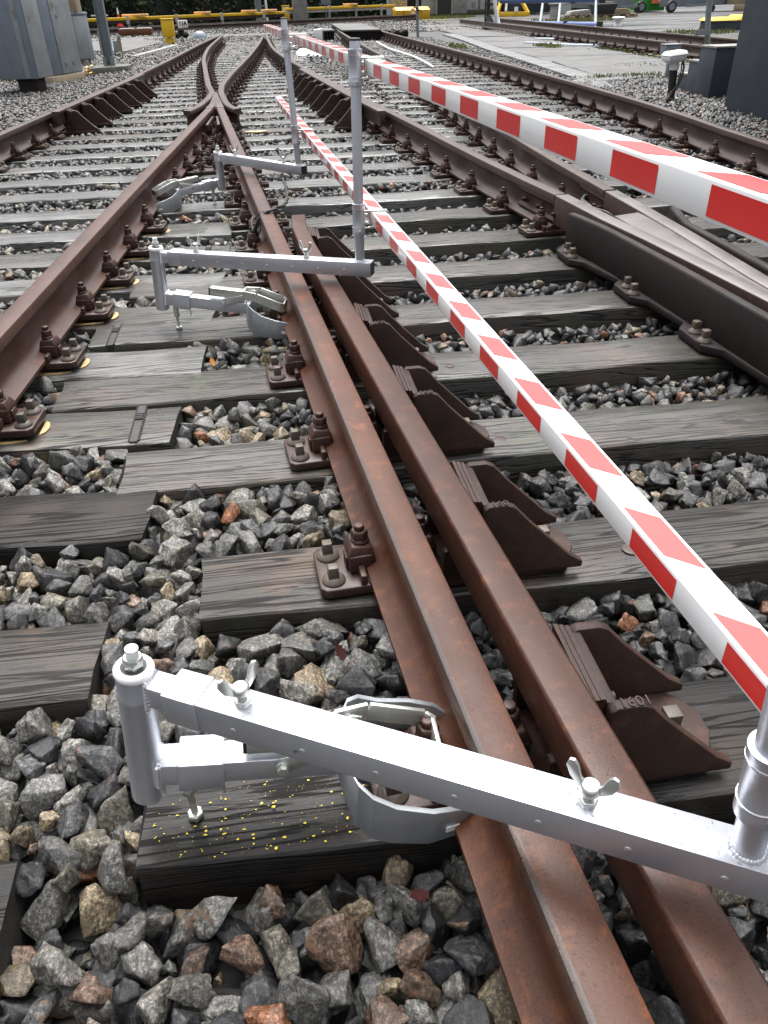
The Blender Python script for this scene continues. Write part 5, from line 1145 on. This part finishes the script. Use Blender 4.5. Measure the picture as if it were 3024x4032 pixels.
# near field: stones dropped one after another on a height map
gx0, gx1, gy0, gy1, res = -1.9, 2.6, .12, 5.2, .008
hm = np.full((int((gy1-gy0)/res), int((gx1-gx0)/res)), -.145)
yy_, xx_ = np.mgrid[0:hm.shape[0], 0:hm.shape[1]]
ins = inside_sleeper((gx0+xx_*res).ravel(), (gy0+yy_*res).ravel()).reshape(hm.shape); hm[ins] = 1.0
pos, siz = [], []
def try_place(x, y, r, low=0):
    i0, i1 = int((y-r-gy0)/res), int((y+r-gy0)/res)+1; j0, j1 = int((x-r-gx0)/res), int((x+r-gx0)/res)+1
    if i0 < 0 or j0 < 0 or i1 >= hm.shape[0] or j1 >= hm.shape[1]: return False
    patch = hm[i0:i1, j0:j1]; yy, xx = np.mgrid[i0:i1, j0:j1]
    d2 = ((gx0+xx*res-x)**2+(gy0+yy*res-y)**2)/(r*r); msk = d2 < .62
    if (patch[msk] > .5).mean() > .10: return False
    base = np.percentile(patch[msk & (patch < .5)], 62) if (msk & (patch < .5)).any() else -.15
    rz = r*.70; z = base+rz*.48
    if z+rz*.8 > target(x, y)-low+random.uniform(-.010, .018): return False
    topo = z+rz*np.sqrt(np.clip(1-d2, 0, 1)); hm[i0:i1, j0:j1] = np.where((d2 < 1) & (patch < .5), np.maximum(patch, topo), patch)
    pos.append((x, y, z)); siz.append(r); return True
def frus(x, y):                    # roughly what the camera and its neighbours could see
    return abs(x-.13*y) < .42+.62*y
tries = 0
for _ in range(105000):
    y = .14+5.05*random.random()**1.3; x = random.uniform(-.45-.55*y, .45+.72*y)
    if not (gx0 < x < gx1): continue
    bx = .2985-.0797*y; small = x > bx+.05 and y > .7
    r = random.triangular(.018, .048, .030) if small else (random.triangular(.022, .052, .036) if y < 1.9 else random.triangular(.020, .052, .036))
    low = 0
    if _ > 40000: r = min(r*.75, .028); low = .008
    if _ > 75000: r = random.uniform(.010, .018); low = .022
    try_place(x, y, r, low)
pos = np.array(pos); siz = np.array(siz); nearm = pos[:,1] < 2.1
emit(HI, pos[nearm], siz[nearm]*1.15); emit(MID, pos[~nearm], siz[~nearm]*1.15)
print('near stones', len(pos), nearm.sum())
# far field: coarser stones strewn over the shoulders and between the sleepers
def strew(n_, x0, x1, y0, y1, r0, r1, zf, excl=True):
    x = rng.uniform(x0, x1, n_); y = y0+(y1-y0)*rng.random(n_)**1.35; k = np.abs(x-.13*y) < .6+.62*y
    if excl: k &= ~inside_sleeper(x, y, .01)
    k &= ~((x > gx0+.03) & (x < gx1-.03) & (y < gy1-.1) & (y > gy0))
    x, y = x[k], y[k]; r = rng.uniform(r0, r1, len(x)); z = zf(x, y)+rng.uniform(-.022, .012, len(x))
    emit(LOW, np.stack([x, y, z], 1), r*1.1, flat=.8)
bed = lambda x, y: np.full(len(x), -.026)
strew(62000, -3.0, 4.6, 2.0, 17, .020, .038, bed)
strew(12000, -3.2, 4.6, 17, 33, .03, .055, bed)
def shoulder(x, y): return np.full(len(x), -.05)
strew(22000, -5.6, -2.5, 5.5, 20, .022, .042, shoulder); strew(9000, -6.5, -1.2, 18, 36, .03, .055, shoulder)
strew(13000, 4.1, 6.2, 4.5, 13.2, .026, .052, lambda x, y: np.full(len(x), -.065))
strew(3000, 4.1, 5.6, 13, 29, .025, .045, lambda x, y: np.full(len(x), -.075)); strew(9000, -11, 9, 33, 52, .045, .085, lambda x, y: np.full(len(x), -.07)); strew(4000, 7.2, 10.6, 11, 34, .03, .05, lambda x, y: np.full(len(x), -.07))
V = np.concatenate(VV); F = np.concatenate(FF); Cc = np.concatenate(CC)
me = bpy.data.meshes.new('ballast'); me.vertices.add(len(V)); me.vertices.foreach_set('co', V.astype(np.float32).ravel())
me.loops.add(F.size); me.loops.foreach_set('vertex_index', F.astype(np.int32).ravel()); me.polygons.add(len(F)); me.polygons.foreach_set('loop_start', (np.arange(len(F))*3).astype(np.int32))
me.update(calc_edges=True); me.materials.append(M_stone)
at = me.attributes.new('tint', 'FLOAT_COLOR', 'POINT'); at.data.foreach_set('color', np.concatenate([Cc, (V[:,1:2] < 3.5).astype(float)], 1).astype(np.float32).ravel())
bo = bpy.data.objects.new('gravel', me); COL.objects.link(bo); tag(bo, 'wet crushed stone ballast between and around the sleepers', 'gravel', kind='stuff')
print('ballast faces', len(F))
dg = bpy.context.evaluated_depsgraph_get()
for o in [o for o in bpy.data.objects if o.type == 'FONT']:      # lettering as plain mesh parts
    me = bpy.data.meshes.new_from_object(o.evaluated_get(dg)); q = bpy.data.objects.new('lettering', me); COL.objects.link(q)
    q.parent = o.parent; q.matrix_local = o.matrix_local.copy() if o.name.startswith('pencil') else Matrix.LocRotScale(o.location, o.rotation_euler, None)
    bpy.data.objects.remove(o)
